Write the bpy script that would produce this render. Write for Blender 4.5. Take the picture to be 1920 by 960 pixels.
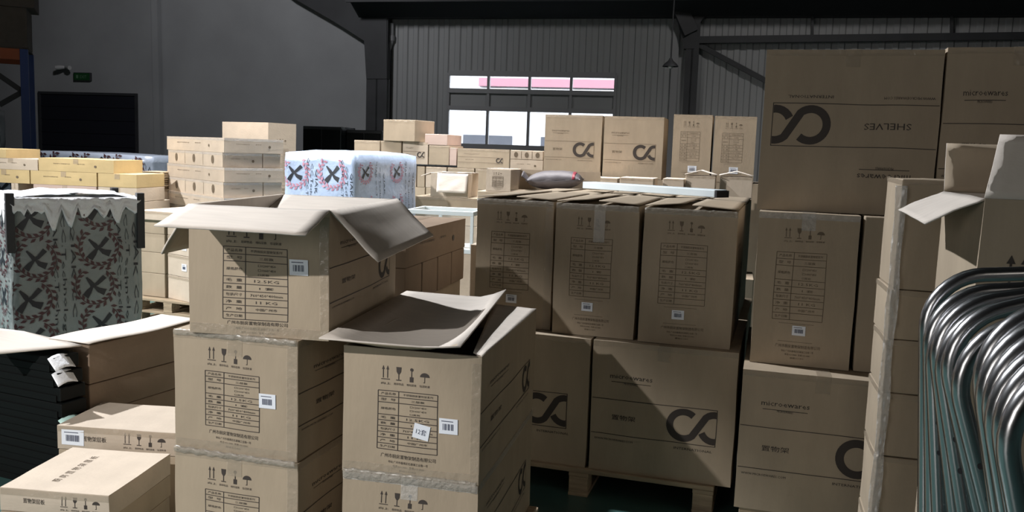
import bpy, math, random
from mathutils import Vector, Matrix, noise
# ------------------------------------------------------------------ clear
for o in list(bpy.data.objects): bpy.data.objects.remove(o)
S = bpy.context.scene
COL = S.collection
# ------------------------------------------------------------------ camera, world, light, exposure
F_PX, PITCH, ROLL, CAM_H = 1661.8, 0.1180, 0.0342, 1.55
cam_d = bpy.data.cameras.new('camera'); cam = bpy.data.objects.new('camera', cam_d); COL.objects.link(cam)
cam_d.sensor_width = 36.0; cam_d.lens = 36.0 * F_PX / 1920.0; cam_d.clip_start = 0.05; cam_d.clip_end = 300
cam.matrix_world = Matrix.Translation((0, 0, CAM_H)) @ Matrix.Rotation(math.pi/2 - PITCH, 4, 'X') @ Matrix.Rotation(ROLL, 4, 'Z')
S.camera = cam
S.view_settings.view_transform = 'Standard'; S.view_settings.look = 'None'
S.view_settings.exposure = 0.0; S.view_settings.gamma = 1.0; S.view_settings.use_curve_mapping = False
w = bpy.data.worlds.new('sky'); S.world = w; w.use_nodes = True
w.node_tree.nodes['Background'].inputs[0].default_value = (0.86, 0.93, 1.0, 1)
w.node_tree.nodes['Background'].inputs[1].default_value = 6.0

def look(o, target):
    o.rotation_euler = (Vector(target) - o.location).to_track_quat('-Z', 'Y').to_euler()
def spot(name, loc, target, energy, size, blend, radius, color):
    d = bpy.data.lights.new(name, 'SPOT'); d.energy = energy; d.spot_size = math.radians(size); d.spot_blend = blend
    d.shadow_soft_size = radius; d.color = color
    o = bpy.data.objects.new(name, d); COL.objects.link(o); o.location = loc; look(o, target); return o
def area(name, loc, sx, sy, energy, spread, color, target=None):
    d = bpy.data.lights.new(name, 'AREA'); d.shape = 'RECTANGLE'; d.size = sx; d.size_y = sy; d.energy = energy
    d.spread = math.radians(spread); d.color = color
    o = bpy.data.objects.new(name, d); COL.objects.link(o); o.location = loc
    if target: look(o, target)
    return o
COOL = (1.0, 0.97, 0.94)
spot('high_bay_light', (-4.1, -1.5, 4.1), (-1.75, 2.8, -0.30), 1350, 41, 0.42, 0.05, COOL)
spot('left_roof_window_light', (-5.4, 6.7, 7.3), (-0.9, 3.6, 0.8), 4500, 75, 0.8, 0.10, (0.95, 0.97, 1.0))
spot('aisle_light', (-7.2, 3.6, 4.6), (-1.6, 8.1, 0.6), 2600, 64, 0.7, 0.10, COOL)
area('front_left_fill', (-5.5, -3.5, 2.2), 2.6, 2.6, 46, 120, (1.0, 0.96, 0.92), (-1.0, 3.0, 0.8))  # soft fill added from the front left, its source unseen
area('far_overhead_fill', (-1.5, 8.8, 6.9), 6.0, 2.4, 430, 70, (1.0, 0.97, 0.95))  # overhead fill added for the far piles
spot('wall_fill_right', (4.0, 12.0, 6.6), (5.5, 18.5, 3.0), 260, 120, 0.9, 0.3, (1.0, 0.97, 0.95))  # added spot that washes the right of the back wall, no fixture
spot('wall_fill_left', (-5.5, 13.5, 6.8), (-6.5, 21.2, 2.6), 680, 120, 0.9, 0.3, (0.97, 0.97, 1.0))  # same kind of added wash for the left of the wall
area('right_side_fill', (3.5, -3.0, 3.0), 2.0, 1.4, 8, 120, (1.0, 0.92, 0.82), (1.5, 3.3, 1.0))  # weak fill added from the right, no window there

# ------------------------------------------------------------------ pixel helper: where a line of sight meets a plane
def ray(x, y):
    x -= 960; y -= 480
    xi = x*math.cos(ROLL) + y*math.sin(ROLL); yi = -x*math.sin(ROLL) + y*math.cos(ROLL)
    s, k = math.sin(PITCH), math.cos(PITCH)
    return Vector((xi/F_PX, k - yi/F_PX*s, -s - yi/F_PX*k))
def at(x, y, Y):
    r = ray(x, y); return Vector((0, 0, CAM_H)) + r*(Y/r.y)
def at_z(x, y, z):
    r = ray(x, y); return Vector((0, 0, CAM_H)) + r*((z-CAM_H)/r.z)
def at_plane(x, y, p, n):
    r = ray(x, y); o = Vector((0, 0, CAM_H)); return o + r*((p-o).dot(n)/r.dot(n))

# ------------------------------------------------------------------ materials
M = {}
def mat(name, color, rough=0.7, metal=0.0, var=0.0, vscale=6.0, bump=0.0, bscale=40.0, coat=0.0, alpha=1.0, spec=0.5, stretch=None, objvar=0.0):
    m = bpy.data.materials.new(name); m.use_nodes = True; nt = m.node_tree; b = nt.nodes['Principled BSDF']
    b.inputs['Base Color'].default_value = (*color, 1); b.inputs['Roughness'].default_value = rough
    b.inputs['Metallic'].default_value = metal; b.inputs['Specular IOR Level'].default_value = spec
    b.inputs['Coat Weight'].default_value = coat; b.inputs['Coat Roughness'].default_value = 0.2; b.inputs['Alpha'].default_value = alpha
    tc = nt.nodes.new('ShaderNodeTexCoord'); mp = nt.nodes.new('ShaderNodeMapping')
    nt.links.new(tc.outputs['Object'], mp.inputs[0])
    if stretch: mp.inputs['Scale'].default_value = stretch
    if var or objvar:
        n = nt.nodes.new('ShaderNodeTexNoise'); n.inputs['Scale'].default_value = vscale; n.inputs['Detail'].default_value = 5
        nt.links.new(mp.outputs[0], n.inputs['Vector'])
        hs = nt.nodes.new('ShaderNodeHueSaturation'); hs.inputs['Color'].default_value = (*color, 1)
        mr = nt.nodes.new('ShaderNodeMapRange'); mr.inputs[1].default_value = 0.3; mr.inputs[2].default_value = 0.7
        mr.inputs[3].default_value = 1-var; mr.inputs[4].default_value = 1+var
        nt.links.new(n.outputs[0], mr.inputs[0])
        if objvar:
            oi = nt.nodes.new('ShaderNodeObjectInfo'); m2 = nt.nodes.new('ShaderNodeMapRange')
            m2.inputs[3].default_value = 1-objvar; m2.inputs[4].default_value = 1+objvar
            nt.links.new(oi.outputs['Random'], m2.inputs[0])
            mu = nt.nodes.new('ShaderNodeMath'); mu.operation = 'MULTIPLY'
            nt.links.new(mr.outputs[0], mu.inputs[0]); nt.links.new(m2.outputs[0], mu.inputs[1]); nt.links.new(mu.outputs[0], hs.inputs['Value'])
        else: nt.links.new(mr.outputs[0], hs.inputs['Value'])
        nt.links.new(hs.outputs[0], b.inputs['Base Color'])
    if bump:
        n2 = nt.nodes.new('ShaderNodeTexNoise'); n2.inputs['Scale'].default_value = bscale; n2.inputs['Detail'].default_value = 4
        nt.links.new(mp.outputs[0], n2.inputs['Vector'])
        bp = nt.nodes.new('ShaderNodeBump'); bp.inputs['Strength'].default_value = bump; bp.inputs['Distance'].default_value = 0.01
        nt.links.new(n2.outputs[0], bp.inputs['Height']); nt.links.new(bp.outputs[0], b.inputs['Normal'])
    M[name] = m; return m
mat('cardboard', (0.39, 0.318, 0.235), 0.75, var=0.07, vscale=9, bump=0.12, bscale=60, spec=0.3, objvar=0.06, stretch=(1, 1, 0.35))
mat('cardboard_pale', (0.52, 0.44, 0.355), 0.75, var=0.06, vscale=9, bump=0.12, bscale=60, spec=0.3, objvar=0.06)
mat('cardboard_yellow', (0.55, 0.42, 0.22), 0.7, var=0.08, vscale=7, bump=0.1, bscale=50, spec=0.3, objvar=0.06)
mat('cardboard_rosy', (0.52, 0.40, 0.35), 0.75, var=0.05, vscale=8, spec=0.3, objvar=0.04)
mat('cardboard_inside', (0.60, 0.545, 0.49), 0.8, var=0.05, vscale=8, bump=0.1, bscale=50, spec=0.2, stretch=(1, 6, 1))
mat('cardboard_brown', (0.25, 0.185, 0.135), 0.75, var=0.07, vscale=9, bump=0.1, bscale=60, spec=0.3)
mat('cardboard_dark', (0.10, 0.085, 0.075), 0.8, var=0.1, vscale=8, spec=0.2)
mat('ink', (0.055, 0.045, 0.04), 0.6, spec=0.3)
mat('ink_faint', (0.16, 0.125, 0.09), 0.7, spec=0.2)
mat('tape', (0.50, 0.42, 0.32), 0.18, bump=0.9, bscale=28, coat=0.6, alpha=0.45)
mat('tape_clear', (0.75, 0.74, 0.72), 0.12, bump=1.0, bscale=45, coat=1.0, alpha=0.38)
mat('tape_crumpled', (0.48, 0.44, 0.38), 0.10, bump=1.0, bscale=70, coat=1.0, alpha=0.32)
mat('label_paper', (0.80, 0.84, 0.92), 0.5)
mat('label_ink', (0.08, 0.09, 0.14), 0.6)
mat('film', (0.265, 0.305, 0.31), 0.30, var=0.12, vscale=5, bump=0.7, bscale=14, coat=0.35)
mat('film_blue', (0.40, 0.50, 0.68), 0.32, var=0.08, vscale=5, bump=0.6, bscale=16, coat=0.3)
mat('film_slate', (0.30, 0.35, 0.44), 0.32, var=0.12, vscale=4, bump=0.6, bscale=12, coat=0.3)
mat('film_white', (0.88, 0.90, 0.94), 0.28, var=0.05, vscale=10, bump=0.8, bscale=24, coat=0.4)
mat('print_black', (0.025, 0.03, 0.04), 0.4)
mat('print_red', (0.46, 0.22, 0.30), 0.4)
mat('print_maroon', (0.085, 0.035, 0.042), 0.4)
mat('wood', (0.36, 0.28, 0.19), 0.8, var=0.25, vscale=5, bump=0.3, bscale=20, stretch=(1, 8, 8))
mat('steel', (0.56, 0.56, 0.57), 0.25, metal=1.0, var=0.04, vscale=14)
mat('steel_dark', (0.03, 0.03, 0.035), 0.6)
mat('frame_steel', (0.035, 0.036, 0.04), 0.6, var=0.2, vscale=2)
mat('floor_paint', (0.045, 0.098, 0.092), 0.30, var=0.25, vscale=1.5, bump=0.05, bscale=9)
mat('plaster', (0.33, 0.335, 0.345), 0.9, var=0.10, vscale=0.7, bump=0.1, bscale=10)
mat('panel', (0.33, 0.335, 0.34), 0.55, var=0.05, vscale=0.5)
mat('roof_dark', (0.022, 0.025, 0.028), 0.8)
mat('window_metal', (0.30, 0.30, 0.31), 0.5)
mat('door_black', (0.010, 0.011, 0.018), 0.6)
mat('rack_blue', (0.02, 0.055, 0.22), 0.5)
mat('rack_orange', (0.34, 0.075, 0.02), 0.5)
mat('sign_green', (0.012, 0.07, 0.02), 0.5)
mat('sign_white', (0.12, 0.22, 0.13), 0.5)
mat('camera_white', (0.45, 0.45, 0.45), 0.5)
mat('bag_grey', (0.11, 0.10, 0.11), 0.55, var=0.1, vscale=12, bump=0.4, bscale=18)
mat('bag_red', (0.28, 0.03, 0.05), 0.5)
mat('board_white', (0.70, 0.79, 0.84), 0.5, var=0.03)
mat('green_plastic', (0.60, 0.86, 0.80), 0.4)
mat('black_plastic', (0.006, 0.007, 0.007), 0.55, spec=0.15)
mat('render_wall', (0.62, 0.62, 0.64), 0.8)
mat('fascia_red', (0.42, 0.20, 0.25), 0.7)
mat('outside_ground', (0.5, 0.5, 0.5), 0.9)
mat('shade_grey', (0.085, 0.09, 0.11), 0.6)
mg = mat('glass', (1, 1, 1), 0.02); mg.node_tree.nodes['Principled BSDF'].inputs['Alpha'].default_value = 0.06
def make_panel_sheet():  # sheet of the added roof panels, without any glow
    m = bpy.data.materials.new('roof_panel_sheet'); m.use_nodes = True
    b = m.node_tree.nodes['Principled BSDF']; b.inputs['Base Color'].default_value = (.8, .85, .9, 1)
    b.inputs['Emission Color'].default_value = (.9, .95, 1, 1); b.inputs['Emission Strength'].default_value = 0.0; M['roof_panel_sheet'] = m
make_panel_sheet()

# ------------------------------------------------------------------ mesh builder
class MB:
    def __init__(s): s.v = []; s.f = []; s.m = []; s.smooth = []
    def add(s, vs, fs, mi=0, sm=False):
        o = len(s.v); s.v += [tuple(v) for v in vs]
        for f in fs: s.f.append([i+o for i in f]); s.m.append(mi); s.smooth.append(sm)
    def box(s, a, b, mi=0, T=None):
        (x0, y0, z0), (x1, y1, z1) = a, b
        vs = [Vector(p) for p in ((x0,y0,z0),(x1,y0,z0),(x1,y1,z0),(x0,y1,z0),(x0,y0,z1),(x1,y0,z1),(x1,y1,z1),(x0,y1,z1))]
        if T: vs = [T @ v for v in vs]
        s.add(vs, [(0,3,2,1),(4,5,6,7),(0,1,5,4),(1,2,6,5),(2,3,7,6),(3,0,4,7)], mi)
    def bar(s, p, q, wd, ht, mi=0, up=(0,0,1)):
        p, q = Vector(p), Vector(q); d = (q-p); L = d.length; d.normalize()
        x = d.cross(Vector(up)); x = x.normalized() if x.length > 1e-4 else Vector((1,0,0)); z = x.cross(d)
        T = Matrix((( x.x, d.x, z.x, p.x), (x.y, d.y, z.y, p.y), (x.z, d.z, z.z, p.z), (0,0,0,1)))
        s.box((-wd/2, 0, -ht/2), (wd/2, L, ht/2), mi, T)
    def tube(s, pts, r, n=12, mi=0, cap=True, closed=False):
        pts = [Vector(p) for p in pts]; rings = []; N = None
        for i, p in enumerate(pts):
            t = (pts[min(i+1, len(pts)-1)] - pts[max(i-1, 0)]).normalized()
            if N is None: N = t.orthogonal().normalized()
            N = (N - t*N.dot(t)).normalized(); B = t.cross(N)
            rr = r[i] if isinstance(r, (list, tuple)) else r
            rings.append([p + (N*math.cos(2*math.pi*k/n) + B*math.sin(2*math.pi*k/n))*rr for k in range(n)])
        vs = [v for R in rings for v in R]; fs = []
        for i in range(len(pts)-1):
            for k in range(n): fs.append((i*n+k, i*n+(k+1)%n, (i+1)*n+(k+1)%n, (i+1)*n+k))
        s.add(vs, fs, mi, True)
        if cap: s.add(rings[0], [tuple(range(n))[::-1]], mi); s.add(rings[-1], [tuple(range(n))], mi)
    def lathe(s, prof, c=(0,0,0), n=24, mi=0):
        c = Vector(c); vs = []
        for r, z in prof:
            for k in range(n): vs.append(c + Vector((r*math.cos(2*math.pi*k/n), r*math.sin(2*math.pi*k/n), z)))
        fs = []
        for i in range(len(prof)-1):
            for k in range(n): fs.append((i*n+k, i*n+(k+1)%n, (i+1)*n+(k+1)%n, (i+1)*n+k))
        s.add(vs, fs, mi, True)
    def prism(s, poly, vec, mi=0):
        poly = [Vector(p) for p in poly]; vec = Vector(vec); n = len(poly)
        s.add(poly + [p+vec for p in poly], [tuple(range(n))[::-1], tuple(range(n, 2*n))] + [(i, (i+1)%n, n+(i+1)%n, n+i) for i in range(n)], mi)
    def sheet(s, fn, nu, nv, th, mi=0, mi2=None):
        P = [[Vector(fn(i/nu, j/nv)) for j in range(nv+1)] for i in range(nu+1)]
        def nrm(i, j):
            a = P[min(i+1, nu)][j] - P[max(i-1, 0)][j]; b = P[i][min(j+1, nv)] - P[i][max(j-1, 0)]
            return a.cross(b).normalized()
        top = []; bot = []
        for i in range(nu+1):
            for j in range(nv+1):
                n = nrm(i, j); top.append(P[i][j] + n*th/2); bot.append(P[i][j] - n*th/2)
        N = len(top); ft = []; fb = []; fe = []
        ix = lambda i, j: i*(nv+1)+j
        for i in range(nu):
            for j in range(nv):
                q = (ix(i,j), ix(i+1,j), ix(i+1,j+1), ix(i,j+1)); ft.append(q); fb.append(tuple(k+N for k in q[::-1]))
        ring = [ix(i,0) for i in range(nu+1)] + [ix(nu,j) for j in range(1,nv+1)] + [ix(i,nv) for i in range(nu-1,-1,-1)] + [ix(0,j) for j in range(nv-1,0,-1)]
        for k in range(len(ring)): a, b = ring[k], ring[(k+1)%len(ring)]; fe.append((b, a, a+N, b+N))
        s.add(top+bot, ft+fe, mi, True); o = len(s.v)-2*N
        for f in fb: s.f.append([i+o for i in f]); s.m.append(mi if mi2 is None else mi2); s.smooth.append(True)
    def build(s, name, mats, parent=None, bevel=0.0):
        me = bpy.data.meshes.new(name); me.from_pydata(s.v, [], s.f)
        if isinstance(mats, str): mats = [mats]
        for m in mats: me.materials.append(M[m])
        me.polygons.foreach_set('material_index', s.m); me.polygons.foreach_set('use_smooth', s.smooth)
        me.update()
        o = bpy.data.objects.new(name, me); COL.objects.link(o)
        if parent: o.parent = parent
        if bevel:
            b = o.modifiers.new('bevel', 'BEVEL'); b.width = bevel; b.segments = 2; b.limit_method = 'ANGLE'; b.angle_limit = math.radians(50)
        return o

def tag(o, label=None, cat=None, group=None, kind=None):
    if label: o['label'] = label
    if cat: o['category'] = cat
    if group: o['group'] = group
    if kind: o['kind'] = kind
    return o
def thing(name, label, cat, loc, rz=0, group=None):
    o = bpy.data.objects.new(name, None); COL.objects.link(o); o.location = loc; o.rotation_euler = (0, 0, rz); o.empty_display_size = 0.1
    return tag(o, label, cat, group)
def struct(name, mb, mats, parent=None):
    o = mb.build(name, mats, parent)
    if not parent: o['kind'] = 'structure'
    return o

# ------------------------------------------------------------------ lettering
_tx = {}
def text_polys(txt):
    """triangles of the words, 1 unit cap height, starting at (0,0); returns (verts, faces, width)"""
    if txt in _tx: return _tx[txt]
    c = bpy.data.curves.new('t', 'FONT'); c.body = txt; c.size = 1.0; c.resolution_u = 1
    o = bpy.data.objects.new('t', c); COL.objects.link(o)
    dg = bpy.context.evaluated_depsgraph_get(); me = bpy.data.meshes.new_from_object(o.evaluated_get(dg))
    vs = [(v.co.x, v.co.y) for v in me.vertices]; fs = [tuple(p.vertices) for p in me.polygons]
    bpy.data.objects.remove(o); bpy.data.curves.remove(c); bpy.data.meshes.remove(me)
    if not vs: vs = [(0,0),(1,0),(0,1)]; fs = [(0,1,2)]
    x0 = min(v[0] for v in vs); x1 = max(v[0] for v in vs); y0 = min(v[1] for v in vs); y1 = max(v[1] for v in vs)
    vs = [((x-x0)/(y1-y0), (y-y0)/(y1-y0)) for x, y in vs]
    _tx[txt] = (vs, fs, (x1-x0)/(y1-y0)); return _tx[txt]

class Ink:
    """collects flat printing in face coordinates (metres, s right, t up) and lays it on a face"""
    def __init__(s): s.v = []; s.f = []; s.m = []
    def poly(s, pts, mi=1): o = len(s.v); s.v += pts; s.f.append(tuple(range(o, o+len(pts)))); s.m.append(mi)
    def rect(s, x0, y0, x1, y1, mi=1):
        n = max(1, int(abs(x1-x0)/0.04)); k = max(1, int(abs(y1-y0)/0.04))
        for i in range(n):
            for j in range(k):
                a, b = x0+(x1-x0)*i/n, x0+(x1-x0)*(i+1)/n; c, d = y0+(y1-y0)*j/k, y0+(y1-y0)*(j+1)/k
                s.poly([(a,c),(b,c),(b,d),(a,d)], mi)
    def text(s, txt, x, y, h, wd=None, mi=1, vert=False):
        v, f, r = text_polys(txt); sx = (wd/r) if wd else h; o = len(s.v)
        if vert: s.v += [(x + q*h, y - p*sx) for p, q in v]
        else: s.v += [(x + p*sx, y + q*h) for p, q in v]
        s.f += [tuple(i+o for i in g) for g in f]; s.m += [mi]*len(f)
    def stroke(s, pts, t, mi=1, clip=None):
        L = []; R = []
        for i, p in enumerate(pts):
            a = pts[max(i-1, 0)]; b = pts[min(i+1, len(pts)-1)]; dx, dy = b[0]-a[0], b[1]-a[1]; l = math.hypot(dx, dy) or 1
            tt = t[i] if isinstance(t, list) else t
            nx, ny = -dy/l*tt/2, dx/l*tt/2; L.append((p[0]+nx, p[1]+ny)); R.append((p[0]-nx, p[1]-ny))
        if clip is not None:
            L = [(min(x, clip), y) for x, y in L]; R = [(min(x, clip), y) for x, y in R]
        for i in range(len(pts)-1): s.poly([R[i], R[i+1], L[i+1], L[i]], mi)
    def flip(s, w, h): s.v = [(w-x, h-y) for x, y in s.v]

def icons(k, x, y, w, mi=1):
    """four handling marks in a strip of width w whose baseline is y"""
    c = w/4.0; h = c*1.15
    for i in (0, 1):
        cx = x + c*(0.28+0.34*i); k.rect(cx-c*.03, y+h*.2, cx+c*.03, y+h*.8, mi); k.poly([(cx-c*.1, y+h*.75), (cx+c*.1, y+h*.75), (cx, y+h)], mi)
    k.rect(x+c*.12, y+h*.1, x+c*.8, y+h*.15, mi)
    cx = x+c*1.5
    k.poly([(cx-c*.2, y+h*.95), (cx-c*.17, y+h*.65), (cx-c*.06, y+h*.5), (cx+c*.06, y+h*.5), (cx+c*.17, y+h*.65), (cx+c*.2, y+h*.95)], mi)
    k.rect(cx-c*.03, y+h*.15, cx+c*.03, y+h*.5, mi); k.rect(cx-c*.2, y+h*.08, cx+c*.2, y+h*.14, mi)
    cx = x+c*2.5
    k.rect(cx-c*.03, y+h*.3, cx+c*.03, y+h*.8, mi); k.rect(cx-c*.14, y+h*.05, cx+c*.14, y+h*.38, mi)
    k.poly([(cx + c*.13*math.cos(a*math.pi/4), y+h*.85 + c*.13*math.sin(a*math.pi/4)) for a in range(8)], mi)
    cx = x+c*3.5
    k.poly([(cx + c*.36*math.cos(a*math.pi/8), y+h*.45 + c*.32*math.sin(a*math.pi/8)) for a in range(9)], mi)
    k.rect(cx-c*.02, y+h*.08, cx+c*.02, y+h*.45, mi); k.rect(cx-c*.1, y+h*.08, cx, y+h*.12, mi)
    for i, t in enumerate(('向上', '易碎物品', '堆码层数', '怕湿防潮')):
        k.text(t, x+c*(i+.12), y-h*.22, c*.17, c*.76, mi)

ROWS = [('产品名称', '不锈钢厨房置物架系列', 1.0), ('型  号', '三层款', 1.0), ('规格颜色', None, 2.1), ('毛  重', '12.5KG', 1.0), ('数  量', '1 套', 1.0),
        ('包装尺寸', '760*450*400mm', 1.0), ('净  重', '11 KG', 1.0), ('产  地', '中国广州市', 1.0), ('生产日期', '', 1.0)]
def table(k, x0, y0, x1, y1, mi=1, lw=0.0023):
    tot = sum(r[2] for r in ROWS); y = y1; xm = x0+(x1-x0)*.35
    for a in (x0, xm, x1): k.rect(a-lw/2, y0, a+lw/2, y1, mi)
    k.rect(x0, y1-lw/2, x1, y1+lw/2, mi)
    for l, r, q in ROWS:
        h = (y1-y0)*q/tot; u = (y1-y0)/tot*.42; c = y-h/2-u/2
        k.text(l, x0+(xm-x0)*.14, c, u, (xm-x0)*.72, mi)
        if r is None:
            for i, t in enumerate(('□1200*450', '□1000*450', '□其他')): k.text(t, xm+(x1-xm)*.3, y-h*(.3*(i+1)), u*.75, (x1-xm)*(.42 if i < 2 else .26), mi)
        elif r: k.text(r, xm+(x1-xm)*(.5-min(.38, .04*len(r)+.05)), c, u*.9, (x1-xm)*2*min(.38, .04*len(r)+.05), mi)
        y -= h; k.rect(x0, y-lw/2, x1, y+lw/2, mi)
def footer(k, x0, x1, y, h, mi=1):
    k.text('广州市厨房置物架制造有限公司', x0, y, h, x1-x0, mi)
    m = (x0+x1)/2; W = x1-x0
    k.text('地址:广州市番禺区石基镇工业路一号', m-W*.36, y-h*1.25, h*.62, W*.72, mi)
    k.text('电话:020-8480  传真:020-8481', m-W*.27, y-h*2.25, h*.58, W*.56, mi)
    k.text('邮编:511400', m-W*.15, y-h*3.2, h*.55, W*.3, mi)
def logo(k, cx, cy, R, t, clip, mi=1):
    """crossing loop mark, its right loop cut by the frame at x = clip"""
    D = 1.78*R; rm = R-t/2; P = []
    for i in range(25): a = math.radians(48 + i*(310-48)/24.0); P.append((cx+rm*math.cos(a), cy+rm*math.sin(a)))
    Q = [(cx+D+rm*math.cos(math.radians(a)), cy+rm*math.sin(math.radians(a))) for a in (130, 118, 106, 94, 82)]
    k.stroke(P+Q, t, mi, clip)
    k.stroke([(cx+D+rm*math.cos(math.radians(a)), cy+rm*math.sin(math.radians(a))) for a in (205, 218, 231, 244, 257, 270, 283)], t, mi, clip)

def print_spec(w, h, tall=False, mi=1):
    k = Ink()
    if tall:
        icons(k, .25*w, .83*h, .43*w, mi); table(k, .2*w, .30*h, .70*w, .745*h, mi); footer(k, .25*w, .70*w, .115*h, .022*h, mi)
        for a, b, c, d in ((.27, .155, .62, .157), (.27, .275, .62, .277)): k.rect(a*w, b*h, c*w, d*h, mi)
    else:
        icons(k, .27*w, .75*h, .38*w, mi); table(k, .26*w, .21*h, .70*w, .675*h, mi); footer(k, .29*w, .69*w, .145*h, .033*h, mi)
    return k
def print_logo(w, h, word='置物架', frame=.88, l0=.29, l1=.56, R=None, mi=1, strong=1):
    k = Ink(); fx = frame*w
    k.rect(0.004, l1*h-.0015, fx, l1*h+.0015, mi); k.rect(0.004, l0*h-.0015, fx, l0*h+.0015, mi); k.rect(fx-.003, l0*h, fx, l1*h, mi)
    R = (l1-l0)*h*.46; cy = (l0+l1)/2*h
    logo(k, fx-1.80*R-R*.12, cy, R, R*.40, fx-.004, strong)
    b = l1+.16; k.text('microewares', .13*w, b*h, .034*h, .30*w, mi); k.rect(.14*w, (b-.028)*h, .42*w, (b-.024)*h, mi); k.text('MICROEWARES', .23*w, (b-.042)*h, .016*h, .1*w, mi)
    k.text(word, .15*w, cy-.018*h, .040*h, (.17 if len(word) < 5 else .26)*w, mi)
    k.text('WWW.MICROEWARES.COM', .03*w, (l0-.05)*h, .016*h, .28*w, mi); k.text('INTERNATIONAL', .60*w, (l0-.05)*h, .018*h, .26*w, mi)
    return k
def print_side(w, h, mi=1):     # long side of the spec cartons: brand, two rules, loop mark
    return print_logo(w, h, mi=mi, strong=mi)
def print_small(w, h, mi=2):
    k = Ink(); k.text('microewares', .2*w, .55*h, .10*h, .22*w, mi); k.text('置物架', .52*w, .56*h, .07*h, .1*w, mi)
    k.poly([(.76*w+.10*h*math.cos(a*math.pi/5), .45*h+.10*h*math.sin(a*math.pi/5)) for a in range(10)], mi); return k
def print_strip(w, h, mi=2):    # long low face with handling marks
    k = Ink(); icons(k, .55*w, .32*h, min(.38*w, h*2.6), mi); k.text('置物架层板', .22*w, .4*h, .22*h, .2*w, mi); return k
def print_ends(w, h, mi=2):
    k = Ink()
    for i in (1, 2): k.rect(w*i/3-.002, .01, w*i/3+.002, h-.01, mi)
    for i in range(3): k.poly([(w*(i+.5)/3+.22*h*math.cos(a*math.pi/5), .5*h+.3*h*math.sin(a*math.pi/5)) for a in range(10)], mi+1)
    return k

# ------------------------------------------------------------------ cartons
class Box:
    """a carton w x d x h, origin at its front left bottom corner; surface gently bulged and dented"""
    def __init__(s, w, d, h, seed, amp=0.004, bulge=0.004): s.w, s.d, s.h, s.seed, s.amp, s.b = w, d, h, seed, amp, bulge
    def warp(s, p, out=0.0):
        x, y, z = p; w, d, h = s.w, s.d, s.h
        n = noise.noise_vector(Vector((x*4.5+s.seed*7.3, y*4.5, z*4.5+s.seed))) * s.amp
        sx, sy, sz = (math.sin(math.pi*min(max(q, 0), 1)) for q in (x/w, y/d, z/h))
        e = 1e-4; dv = Vector((0, 0, 0)); nv = Vector((0, 0, 0))
        if x < e: nv.x = -1
        if x > w-e: nv.x = 1
        if y < e: nv.y = -1
        if y > d-e: nv.y = 1
        if z > h-e: nv.z = 1
        elif z < e: nv.z = 0; n.z = 0
        if z < e: n.z = 0
        if abs(nv.x): dv.x = nv.x*s.b*sy*sz
        if abs(nv.y): dv.y = nv.y*s.b*sx*sz
        if abs(nv.z): dv.z = -s.b*.5*sx*sy
        if z > h-e: n.z = -abs(n.z)
        return Vector((x, y, z)) + n + dv + nv*out
    def face(s, name):
        w, d, h = s.w, s.d, s.h
        return {'front': (w, h, lambda a, b: (a, 0, b)), 'back': (w, h, lambda a, b: (w-a, d, b)), 'left': (d, h, lambda a, b: (0, d-a, b)),
                'right': (d, h, lambda a, b: (w, a, b)), 'top': (w, d, lambda a, b: (a, b, h)), 'bottom': (w, d, lambda a, b: (w-a, b, 0))}[name]
    def surface(s, mb, n=7, skip=()):
        import itertools
        for nm in ('front', 'back', 'left', 'right', 'top', 'bottom'):
            if nm in skip: continue
            A, B, fn = s.face(nm); vs = [s.warp(fn(A*i/n, B*j/n)) for i in range(n+1) for j in range(n+1)]
            mb.add(vs, [(i*(n+1)+j, (i+1)*(n+1)+j, (i+1)*(n+1)+j+1, i*(n+1)+j+1) for i in range(n) for j in range(n)], 0, False)
    def lay(s, mb, nm, ink, out=0.0012, swap=False):
        A, B, fn = s.face(nm); vs = []
        for p, q in ink.v: vs.append(s.warp(fn(min(max(p, .0005), A-.0005), min(max(q, .0005), B-.0005)), out))
        o = len(mb.v); mb.v += [tuple(v) for v in vs]
        for f, m in zip(ink.f, ink.m): mb.f.append([i+o for i in f]); mb.m.append(m); mb.smooth.append(False)
def weld(o):
    import bmesh
    b = bmesh.new(); b.from_mesh(o.data); bmesh.ops.remove_doubles(b, verts=b.verts, dist=1e-5); b.to_mesh(o.data); b.free()

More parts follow.
